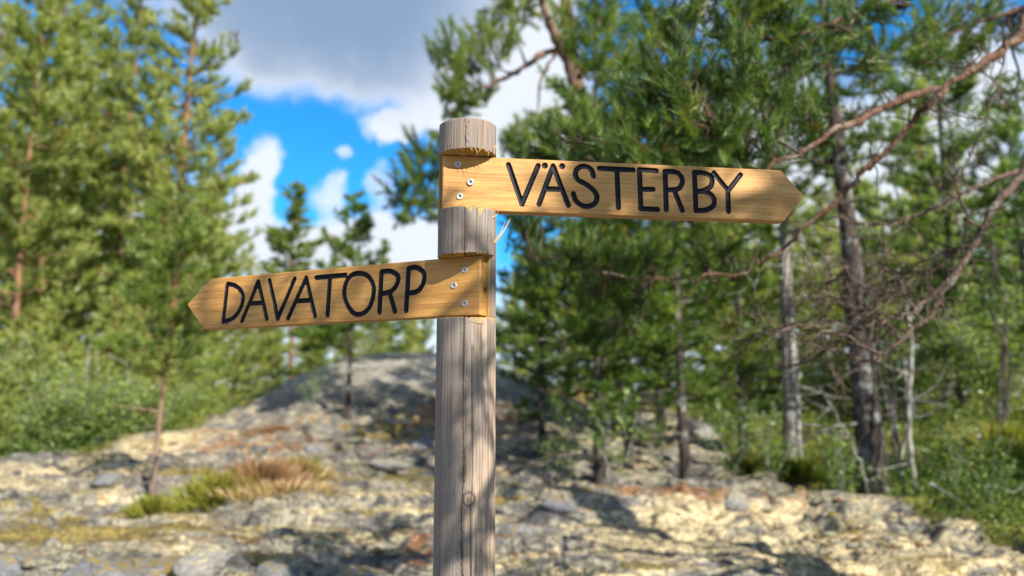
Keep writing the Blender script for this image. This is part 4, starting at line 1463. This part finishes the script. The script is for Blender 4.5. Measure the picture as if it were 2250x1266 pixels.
# needle crown above, on limbs outside the frame
up_ = Limb([LOC + np.array([0, 0, 5.0]), LOC + np.array([0.3, -0.5, 5.6]), LOC + np.array([0.8, -1.2, 6.0])], 0.03, 0.01, 'limb_red', n=12)
for k in range(24):
    c = LOC + np.array([rngN.normal() * 1.0 + 0.3, rngN.normal() * 1.0 - 0.3, rngN.uniform(4.2, 8.6)])
    up_.foliage(c, 0.34, 5)
up_.build('needle_mid', 8)


# ------------------------------------------------------------------ old pine behind the post, its crown above it
ob_ = W(1372, 850, 12.6)
ob_[2] = gz(ob_[0], ob_[1]) - 0.1
oldp = empty('old_pine', tuple(ob_))
tag(oldp, 'old pine with forked dark limbs rising behind the top of the post', 'tree')
TP = smooth_path(np.array([ob_, W(1352, 740, 12.6), W(1322, 560, 12.6), W(1290, 380, 12.6), W(1268, 200, 12.6), W(1252, 100, 12.7), W(1244, 0, 12.7), W(1236, -140, 12.8), W(1240, -330, 12.8)]), 34)
g = Geo()
V, F = tube(TP - ob_, np.linspace(0.21, 0.07, 34), 14, 0.06, rngN)
g.add(V, F)
link('trunk', g.mesh('trunk', True, [M['bark_old']]), oldp)
for path, r0, spots in [
        ([(1266, 190), (1240, 120), (1205, 45), (1178, -40), (1150, -130)], 0.11,
         [(1150, 20, .42, 8), (1110, -10, .42, 8), (1190, -30, .42, 7), (1080, 40, .4, 8), (1230, 20, .4, 5)]),
        ([(1232, 112), (1190, 120), (1130, 160), (1080, 185), (1010, 212)], 0.065,
         [(1000, 85, .38, 9), (962, 112, .32, 7), (1040, 65, .42, 9), (1085, 105, .40, 8), (1105, 60, .38, 7), (1000, 150, .38, 8), (975, 188, .32, 7),
          (1030, 205, .32, 7), (1065, 190, .3, 6), (1000, 240, .28, 5), (1035, 130, .36, 8)]),
        ([(1222, 118), (1200, 150), (1186, 190), (1182, 235), (1176, 265)], 0.035, [(1180, 250, .26, 4), (1160, 275, .25, 4)]),
        ([(1274, 165), (1320, 142), (1370, 140), (1420, 150)], 0.05,
         [(1350, 110, .36, 7), (1405, 130, .34, 7), (1310, 155, .3, 5), (1290, 60, .40, 6), (1335, 35, .42, 7), (1440, 170, .3, 5), (1380, 60, .36, 6)]),
        ([(1292, 420), (1200, 400), (1090, 385), (1000, 380), (930, 385)], 0.06,
         [(930, 315, .42, 9), (872, 420, .40, 8), (905, 378, .42, 9), (960, 455, .38, 8), (890, 465, .32, 6), (955, 355, .42, 8),
          (1000, 300, .40, 8), (1010, 410, .38, 8), (935, 425, .38, 8), (1120, 330, .42, 8), (1150, 420, .42, 8)]),
        ([(1276, 250), (1240, 235), (1190, 250), (1130, 290)], 0.045,
         [(1280, 235, .42, 8), (1245, 265, .4, 8), (1200, 270, .34, 7), (1140, 300, .34, 7), (1310, 270, .4, 8)])]:
    lm = Limb([W(px, py, 12.6 + 0.15 * math.sin(px)) for px, py in path], r0, r0 * 0.3, 'bark_old', 0.02, 22, big=2.6)
    for px, py, r_, n_ in spots:
        lm.foliage(W(px, py, 12.5 + 0.5 * math.sin(px * 1.7)), r_, n_, 0.55)
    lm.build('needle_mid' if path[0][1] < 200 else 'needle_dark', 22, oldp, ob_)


# ------------------------------------------------------------------ leafy shrubs and saplings
def make_shrub(name, seed, H, Wd, stems, per, size, leaf, bark='bark_grey', r=0.012, up=0.35, cluster=9):
    rng = np.random.default_rng(seed)
    wood, C, A = Geo(), [], []
    for s in range(stems):
        az = rng.uniform(0, 2 * PI)
        sp = rng.uniform(0.1, 1.0) * Wd
        hh = H * rng.uniform(0.6, 1.0)
        e = np.array([math.cos(az) * sp, math.sin(az) * sp, hh])
        P = smooth_path([(e[0] * 0.08, e[1] * 0.08, 0), (e[0] * 0.4, e[1] * 0.4, hh * 0.5), e], 7) + rng.normal(size=(7, 3)) * 0.02 * H
        P[0, 2] = -0.03
        V, F = tube(P, np.linspace(r, r * 0.3, 7), 5)
        wood.add(V, F)
        for k in range(per):
            q = up + (1 - up) * rng.random()
            i = q * 6
            b = P[int(min(i, 5))]
            tip = b + unit(rng.normal(size=3) * np.array([1, 1, .5]) + np.array([0, 0, .25])) * rng.uniform(0.1, 0.33) * Wd * 1.3
            V, F = tube(np.stack([b, (b + tip) / 2 + rng.normal(size=3) * .02, tip]), [r * .3, r * .2, r * .1], 3)
            wood.add(V, F)
            n = cluster
            C.append(b + (tip - b) * rng.uniform(0.3, 1.05, (n, 1)) + rng.normal(size=(n, 3)) * size * 1.1)
            A.append(np.full(n, np.clip(rng.normal(0.45, 0.22), 0, 0.94)))
    V, F = leaves(rng, np.concatenate(C), size)
    lv = Geo()
    lv.add(V, F, np.repeat(np.clip(np.concatenate(A) + rng.normal(size=sum(map(len, A))) * .1, 0, .94), 4))
    root = empty(name, (0, 0, 0))
    link('stem', wood.mesh('stem', True, [M[bark]]), root)
    f = link('foliage', lv.mesh('foliage', False, [M[leaf]]), root)
    f['kind'] = 'stuff'
    return root


bush_a = make_shrub('leafy_bush', 71, 3.3, 1.3, 17, 26, 0.078, 'leaf_bush', cluster=10)
bush_b = make_shrub('leafy_bush', 72, 2.4, 1.1, 15, 24, 0.074, 'leaf_bush', cluster=10)
bush_c = make_shrub('leafy_bush', 73, 1.3, 0.85, 14, 24, 0.066, 'leaf_bush', cluster=10)
GB = 'sunlit bushes along the left edge of the bedrock'
place(bush_a, X(-10, 14.5), 14.5, 'tall sunlit bush, leftmost of those behind the bedrock', 'bush', GB)
place(bush_b, X(190, 13.0), 13.0, 'broad sunlit bush left of the thin pinkish pine stem', 'bush', GB)
place(bush_c, X(330, 13.5), 13.5, 'low green bush seen right behind the thin pinkish pine stem', 'bush', GB)
for src, px, y, sc, rz, lab in [
        (low, 260, 16.5, 0.72, 2, 'bushy pale pine behind the thin pinkish pine stem, left of centre of the bushes'),
        (low, 370, 18.5, 0.8, 4, 'bushy pale pine under the rightmost of the tall sunlit pines'),
        (low, 20, 12.5, 0.42, 0.9, 'small bushy pine low at the left edge of the picture'),
        (bush_c, 120, 11.8, 0.9, 1.9, 'low bush at the bedrock edge, second from the left'),
        (bush_c, 235, 12.3, 0.9, 2.9, 'low bush at the bedrock edge just left of the pinkish stem'),
        (low, 195, 16, 0.7, 3.9, 'bushy pale pine under the reddish pine trunk'),
        (low, 95, 17, 0.8, 4.9, 'bushy pale pine between the orange trunks'),
        (bush_c, 415, 14.2, 0.7, 4.2, 'small bush where bedrock and knoll meet on the left')]:
    dup(src, X(px, y), y, lab, 'bush', GB, rz, sc)

GR = 'green bushes on the bank at the right'
for src, px, y, sc, rz, lab in [
        (bush_b, 2180, 11.5, 0.9, 0.7, 'shaded green bush on the bank at the right edge'),
        (bush_a, 2080, 14.5, 0.95, 1.7, 'tall shaded bush behind the slender grey stems on the right'),
        (bush_a, 2230, 14.0, 1.0, 2.7, 'tall shaded bush high on the bank at the right edge'),
        (bush_b, 1985, 13.0, 0.8, 3.7, 'middle-sized bush just right of the thick dark trunk'),
        (bush_b, 1800, 15.0, 0.7, 4.7, 'middle-sized bush between the pale trunk and the thick dark trunk'),
        (bush_a, 2150, 19.0, 1.1, 5.7, 'pale far bush seen through the dead twigs'),
        (bush_b, 1680, 19.0, 0.8, 0.2, 'pale far bush left of the pale trunk')]:
    dup(src, X(px, y), y, lab, 'bush', GR, rz, sc)

birch = make_shrub('leafy_sapling', 81, 1.15, 0.45, 5, 12, 0.045, 'leaf_light', r=0.007, up=0.45, cluster=6)
GS = 'small bright-leaved saplings right of the post'
place(birch, X(1345, 8.0), 8.0, 'bright-leaved sapling at the foot of the nearest shaded pine', 'sapling', GS)
for px, y, sc, rz, lab in [(1245, 8.6, 0.9, 1, 'bright-leaved sapling closest to the post on its right'),
                           (1440, 9.6, 0.9, 2, 'bright-leaved sapling beside the slender dark-stemmed pine'),
                           (1600, 8.8, 0.95, 3, 'leafy sapling right of the slender dark-stemmed pine'),
                           (1680, 8.4, 0.9, 4, 'leafy sapling in front of the pale trunk'),
                           (1830, 7.4, 0.75, 5, 'leafy sapling just left of the foot of the thick dark trunk'),
                           (2080, 7.2, 0.7, 0.5, 'leafy sapling right of the slender grey stems'),
                           (690, 13.0, 0.85, 1.5, 'bright-leaved sapling beside the small dark pine on the knoll'),
                           (2160, 6.6, 0.65, 2.5, 'leafy sapling low at the right edge of the picture')]:
    dup(birch, X(px, y), y, lab, 'sapling', GS, rz, sc)
# branchlets of a broadleaf tree mixed with the pine foliage, upper right
leafy = make_shrub('young_birch', 83, 6.5, 0.8, 3, 60, 0.055, 'leaf_light', bark='bark_dark', r=0.02, up=0.45, cluster=10)
place(leafy, X(1940, 9.5), 9.5, 'young birch with bright leaves between the big trunks and the dead twigs', 'tree')
dup(leafy, X(1400, 12.0), 12.0, 'young birch with bright leaves behind the nearest shaded pine', 'tree', rz=2, sc=0.85)
dup(leafy, X(2200, 10.0), 10.0, 'young birch near the right edge, its leaves above the dead twigs', 'tree', rz=4, sc=1.0)


def thin_stem(label, pts, r, name='bare_stem'):
    pts = np.array(pts, float)
    root = empty(name, tuple(pts[0]))
    tag(root, label, 'tree')
    P = smooth_path(pts, 22)
    P = P + rngN.normal(size=P.shape) * 0.010
    g = Geo()
    V, F = tube(P - pts[0], np.linspace(r, r * 0.35, 22), 7, 0.08, rngN)
    g.add(V, F)
    link('trunk', g.mesh('trunk', True, [M['bark_grey']]), root)
    for k in range(9):
        i = rngN.integers(6, 21)
        b = P[i] - pts[0]
        d = unit(rngN.normal(size=3) + np.array([0, 0, 0.2])) * rngN.uniform(0.2, 0.6)
        g = Geo()
        V, F = tube(smooth_path([b, b + d * .5 + rngN.normal(size=3) * .04, b + d], 7), np.linspace(r * .3, r * .08, 7), 4)
        g.add(V, F)
        link('twig', g.mesh('twig', True, [M['bark_grey']]), root)


def foot(px, y):
    x = X(px, y)
    return (x, y, gz(x, y) - 0.04)


f_ = foot(2005, 7.5)
thin_stem('slender pale grey stem bending up right of the thick dark trunk', [f_, (f_[0] - 0.08, 7.5, f_[2] + .4), (f_[0] - 0.03, 7.55, f_[2] + 1.0), (f_[0] + .06, 7.6, f_[2] + 1.7), (f_[0] - .02, 7.6, f_[2] + 2.4)], 0.032)
f_ = foot(1970, 7.6)
thin_stem('thinner bowed grey stem leaning next to the slender pale one', [f_, (f_[0] - 0.03, 7.6, f_[2] + .4), (f_[0] + 0.10, 7.65, f_[2] + .9), (f_[0] + .14, 7.7, f_[2] + 1.5)], 0.02)
f_ = foot(1880, 7.7)
thin_stem('thin forked dead stem in front of the thick dark trunk', [f_, (f_[0] + 0.03, 7.7, f_[2] + .35), (f_[0] - 0.10, 7.75, f_[2] + .8), (f_[0] - .35, 7.8, f_[2] + 1.3)], 0.018)

for k, (px, y, h, ln, lab) in enumerate([(150, 13.0, 2.4, 0.35, 'leaning grey stem among the bushes left of the pinkish pine stem'),
                                     (45, 14.0, 2.2, -0.1, 'upright grey stem among the bushes near the left edge'),
                                     (265, 14.5, 1.8, 0.15, 'short grey stem among the bushes just left of the pinkish pine stem')]):
    f_ = foot(px, y)
    thin_stem(lab, [f_, (f_[0] + ln * .2, y, f_[2] + h * .35), (f_[0] + ln * .7, y + .1, f_[2] + h * .7), (f_[0] + ln, y, f_[2] + h)], 0.035)

# ------------------------------------------------------------------ rocks lying on the bedrock
def rock_mesh(seed, sub=4):
    import bmesh
    bm = bmesh.new()
    bmesh.ops.create_icosphere(bm, subdivisions=sub, radius=1.0)
    rng = np.random.default_rng(seed)
    co = np.array([v.co[:] for v in bm.verts])
    # chip flat faces, then roughen
    for k in range(9):
        n = unit(rng.normal(size=3))
        d = rng.uniform(0.55, 0.9)
        s = co @ n
        co = co - np.maximum(s - d, 0)[:, None] * n * 0.85
    f = fbm(co[:, 0] * 2.2 + co[:, 2] * 1.3 + seed, co[:, 1] * 2.2 - co[:, 2], seed, 4)
    co = co * (1 + 0.30 * f)[:, None]
    for v, c in zip(bm.verts, co):
        v.co = c
    me = bpy.data.meshes.new('rock')
    bm.to_mesh(me)
    bm.free()
    me.polygons.foreach_set('use_smooth', np.ones(len(me.polygons), bool))
    return me


rocks = [  # px, y, half width, half depth, half height, material, label
    (380, 5.25, 0.34, 0.24, 0.12, 'rock_grey', 'wide dark grey rock at the bottom, between the broad grey and the pale one'),
    (800, 5.1, 0.26, 0.2, 0.10, 'rock_grey', 'dark grey rock at the bottom, touching the post on its left'),
    (930, 11.6, 0.30, 0.30, 0.24, 'rock_grey', 'dark grey boulder touching the post on its left, below the knoll'),
    (1130, 6.6, 0.20, 0.16, 0.10, 'rock_grey', 'bluish grey rock just right of the post'),
    (1225, 6.9, 0.17, 0.15, 0.10, 'rock_grey', 'rounded grey rock second to the right of the post'),
    (860, 8.7, 0.24, 0.16, 0.07, 'rock_pale', 'flat pale rock on the moss left of the post'),
    (700, 10.9, 0.30, 0.2, 0.14, 'rock_grey', 'low grey rock in front of the small dark pine'),
    (250, 4.9, 0.28, 0.22, 0.13, 'rock_grey', 'broad grey rock at the bottom, below the pinkish stem'),
    (470, 5.05, 0.22, 0.18, 0.12, 'rock_pale', 'pale grey rock at the bottom, below the rusty grass tuft'),
    (620, 4.9, 0.20, 0.16, 0.11, 'rock_grey', 'dark grey rock at the bottom, left of the post'),
    (60, 5.0, 0.24, 0.2, 0.12, 'rock_grey', 'grey rock in the bottom left corner'),
    (260, 7.9, 0.30, 0.2, 0.10, 'rock_grey', 'grey rock slab beside the foot of the thin pinkish stem'),
    (1290, 4.85, 0.26, 0.2, 0.08, 'rock_pale', 'flat pale rock at the bottom, right of the post'),
    (1600, 7.0, 0.20, 0.16, 0.10, 'rock_pale', 'pale round rock at the edge of the shade, right of centre'),
    (1530, 12.4, 0.42, 0.35, 0.28, 'rock_pale', 'sunlit pinkish boulder between the slender pine and the pale trunk'),
]
for i, (px, y, a, b, c, mt, lab) in enumerate(rocks):
    x = X(px, y)
    o = link('rock', rock_mesh(200 + i), None, M[mt])
    o.location = (x, y, gz(x, y) + c * 0.15)
    o.scale = (a, b, c)
    o.rotation_euler = (0.1 * math.sin(i * 3.1), 0.1 * math.cos(i * 2.3), i * 1.3)
    tag(o, lab, 'rock')

# ------------------------------------------------------------------ grass and heath tufts
def tuft(seed, W_, H_, n, mat, wid=0.005, vmin=0.1, vmax=0.9):
    rng = np.random.default_rng(seed)
    az = rng.uniform(0, 2 * PI, n)
    rr = np.minimum(W_ * np.abs(rng.normal(size=n)) * 0.55, W_ * 1.5)
    B = np.stack([np.cos(az) * rr, np.sin(az) * rr * 0.7, np.full(n, -0.02)], -1)
    D = unit(np.stack([np.cos(az) * rr / W_ * 0.7, np.sin(az) * rr / W_ * 0.7, np.ones(n)], -1) + rng.normal(size=(n, 3)) * 0.30)
    L = H_ * rng.uniform(0.45, 1.1, (n, 1)) * np.clip(1 - 0.5 * (rr / W_)[:, None], 0.25, 1)
    S = unit(np.cross(D, rng.normal(size=(n, 3)))) * wid
    V = np.empty((n, 4, 3))
    bend = np.stack([np.cos(az), np.sin(az), -0.3 * np.ones(n)], -1) * L * 0.18
    V[:, 0] = B - S
    V[:, 1] = B + S
    V[:, 2] = B + D * L * 0.55 + S * 0.8
    V[:, 3] = B + D * L + bend
    q = np.arange(n)[:, None] * 4
    F = np.concatenate([q + np.array([0, 1, 2]), q + np.array([0, 2, 3])], 0)
    v = vmin + (vmax - vmin) * rng.random(n)
    vv = np.stack([v * 0.5, v * 0.5, v * 0.8, v], -1)
    return mk_mesh('grass_tuft', V.reshape(-1, 3), F, {'v': vv.ravel()}, False, [M[mat]])


tufts = [(500, 7.5, 0.42, 0.42, 1300, 'grass', 0.3, 0.95, 'yellow-green grass tuft beside the foot of the thin pinkish stem'),
         (590, 7.8, 0.50, 0.50, 1500, 'rust_heath', 0.5, 1.0, 'rusty pink heath tuft to the right of the yellow-green grass'),
         (640, 7.1, 0.75, 0.20, 520, 'heath', 0.5, 1.0, 'thin straw-coloured stalks in front of the rusty pink heath'),
         (430, 8.4, 0.8, 0.24, 560, 'heath', 0.4, 0.9, 'thin straw-coloured stalks behind the thin pinkish stem'),
         (355, 7.2, 0.24, 0.26, 500, 'grass', 0.0, 0.5, 'dark green grass tuft at the foot of the thin pinkish stem'),
         (660, 8.4, 0.36, 0.36, 800, 'heath', 0.6, 1.0, 'faded pink heath tuft nearest the post on its left'),
         (690, 8.9, 0.16, 0.22, 350, 'grass', 0.0, 0.4, 'small green grass tuft behind the faded pink heath'),
         (620, 12.3, 0.55, 0.13, 700, 'rust_heath', 0.3, 1.0, 'rust-red heath patch at the left foot of the knoll'),
         (530, 12.0, 0.6, 0.12, 700, 'rust_heath', 0.3, 1.0, 'low rust-red heath patch left of the small dark pine'),
         (2230, 7.8, 0.55, 0.5, 1600, 'grass', 0.05, 0.5, 'bright green grass tuft at the right edge'),
         (2120, 8.6, 0.55, 0.45, 1500, 'grass', 0.05, 0.6, 'green grass tuft right of the slender grey stems'),
         (2190, 9.8, 0.6, 0.5, 1500, 'grass', 0.2, 0.7, 'yellowish grass tuft higher on the right bank'),
         (1640, 9.4, 0.45, 0.34, 1000, 'grass', 0.2, 0.7, 'yellow-green grass tuft in front of the pale trunk'),
         (1740, 8.9, 0.40, 0.34, 900, 'grass', 0.1, 0.6, 'green grass tuft between the pale trunk and the thick dark trunk')]
for i, (px, y, w_, h_, n_, mt, a_, b_, lab) in enumerate(tufts):
    x = X(px, y)
    o = link('grass_tuft' if mt == 'grass' else 'heath_tuft', tuft(300 + i, w_, h_, n_, mt, 0.004, a_, b_))
    o.location = (x, y, gz(x, y) - 0.02)
    tag(o, lab, 'plant', kind='stuff' if lab.startswith(('thin straw', 'rust-red heath patch', 'low rust-red heath')) else None)

# ------------------------------------------------------------------ ground cover nobody could count
def scatter(n, x0, x1, y0, y1, seed):
    rng = np.random.default_rng(seed)
    y = 1 / (1 / y0 + (1 / y1 - 1 / y0) * rng.random(n))     # denser nearby
    x = rng.uniform(x0, x1, n) * y
    z, gr, ba, le, cv = ground_parts(x, y)
    return rng, x, y, z, gr, np.maximum(ba, le)


def build_lichen():
    rng, x, y, z, gr, ba = scatter(30000, -0.74, 0.74, 4.0, 14, 401)
    pm = fbm(x * 0.9 + 3, y * 1.7, 55, 3)
    keep = (gr < 0.35) & (ba < 0.25) & (pm + rng.normal(size=len(x)) * 0.05 > 0.10)
    x, y, z, pm = x[keep], y[keep], z[keep], pm[keep]
    n = len(x)
    # dome: centre + two rings of six
    a = np.arange(7) * 2 * PI / 7
    rad = 0.010 + 0.034 * rng.random(n) ** 2 * (1 + 0.05 * y)
    hgt = rad * rng.uniform(0.2, 0.5, n)
    V = np.empty((n, 15, 3))
    V[:, 0] = np.stack([x, y, z + hgt], -1)
    for r_, k0, hz in ((0.62, 1, 0.78), (1.0, 8, -0.25)):
        jr = rng.uniform(0.7, 1.25, (n, 7))
        V[:, k0:k0 + 7, 0] = x[:, None] + rad[:, None] * r_ * jr * np.cos(a + rng.uniform(0, 1, (n, 1)))
        V[:, k0:k0 + 7, 1] = y[:, None] + rad[:, None] * r_ * jr * np.sin(a + rng.uniform(0, 1, (n, 1)))
        V[:, k0:k0 + 7, 2] = z[:, None] + hgt[:, None] * hz * rng.uniform(0.8, 1.2, (n, 7))
    f = []
    for i in range(7):
        j = (i + 1) % 7
        f += [(0, 1 + i, 1 + j), (1 + i, 8 + i, 8 + j), (1 + i, 8 + j, 1 + j)]
    F = (np.arange(n)[:, None, None] * 15 + np.array(f)[None]).reshape(-1, 3)
    kind = np.clip(0.30 + 1.6 * fbm(x * 0.8, y * 1.6, 66, 3) + rng.normal(size=n) * 0.13, 0, 1)
    kind = np.where(rng.random(n) < 0.05, 0.95, kind)
    me = mk_mesh('lichen', V.reshape(-1, 3), F, {'v': np.repeat(kind, 15)}, True, [M['lichen']])
    tag(link('lichen', me), 'pale cushions of reindeer lichen and moss spread over the bedrock', 'lichen', kind='stuff')


def build_cover():
    rng, x, y, z, gr, ba = scatter(190000, -0.8, 0.85, 4.4, 26, 402)
    keep = rng.random(len(x)) < sstep(gr, 0.35, 0.75)
    x, y, z = x[keep], y[keep], z[keep]
    n = len(x)
    h = rng.random(n) ** 1.2 * (0.16 + 0.22 * (fbm(x * 1.3, y * 1.3, 9, 3) + 0.5))
    C = np.stack([x, y, z + h], -1)
    V, F = leaves(rng, C, 0.040, 0.0)
    sc = np.clip(y / 9, 0.8, 2.2)
    V = V.reshape(n, 4, 3)
    V = C[:, None] + (V - C[:, None]) * sc[:, None, None]
    v = np.clip(0.45 + 1.0 * fbm(x * 0.9, y * 0.9, 12, 3) + rng.normal(size=n) * 0.16, 0, 0.94)
    me = mk_mesh('ground_cover', V.reshape(-1, 3), F, {'v': np.repeat(v, 4)}, False, [M['berry_leaf']])
    tag(link('ground_cover', me), 'low green berry plants covering the soil between the trees', 'ground cover', kind='stuff')


def build_litter():
    rng, x, y, z, gr, ba = scatter(9000, -0.74, 0.74, 4.0, 13, 403)
    n = len(x)
    a = rng.uniform(0, 2 * PI, n)
    D = np.stack([np.cos(a), np.sin(a), rng.normal(size=n) * 0.2], -1) * rng.uniform(0.03, 0.10, (n, 1))
    S = np.stack([-np.sin(a), np.cos(a), np.zeros(n)], -1) * 0.0035
    C = np.stack([x, y, z + rng.uniform(0.005, 0.05, n)], -1)
    V = np.stack([C - D - S, C - D + S, C + D + [0, 0, 0.004]], 1).reshape(-1, 3)
    me = mk_mesh('litter', V, np.arange(3 * n).reshape(-1, 3), None, False, [M['limb_dead']])
    tag(link('litter', me), 'fallen twigs and needles strewn over the bedrock', 'litter', kind='stuff')


build_lichen()
build_cover()
build_litter()


def fallen(label, pts, r):
    pts = np.array(pts)
    P = smooth_path(pts, 16) + rngN.normal(size=(16, 3)) * 0.008
    g = Geo()
    V, F = tube(P - pts[0], np.linspace(r, r * 0.4, 16), 6, 0.08, rngN)
    g.add(V, F)
    o = link('fallen_branch', g.mesh('fallen_branch', True, [M['bark_grey']]))
    o.location = tuple(pts[0])
    tag(o, label, 'branch')


def lay(px, y, up):
    x = X(px, y)
    return (x, y, gz(x, y) + up)


fallen('grey fallen branch lying in the leaves at the right edge', [lay(2280, 6.4, 0.30), lay(2210, 6.5, 0.24), lay(2150, 6.6, 0.14), lay(2100, 6.7, 0.08)], 0.018)
fallen('bent grey fallen branch on the ground below the slender grey stems', [lay(2020, 6.9, 0.12), lay(2070, 6.7, 0.16), lay(2100, 6.6, 0.10), lay(2095, 6.3, 0.03)], 0.016)
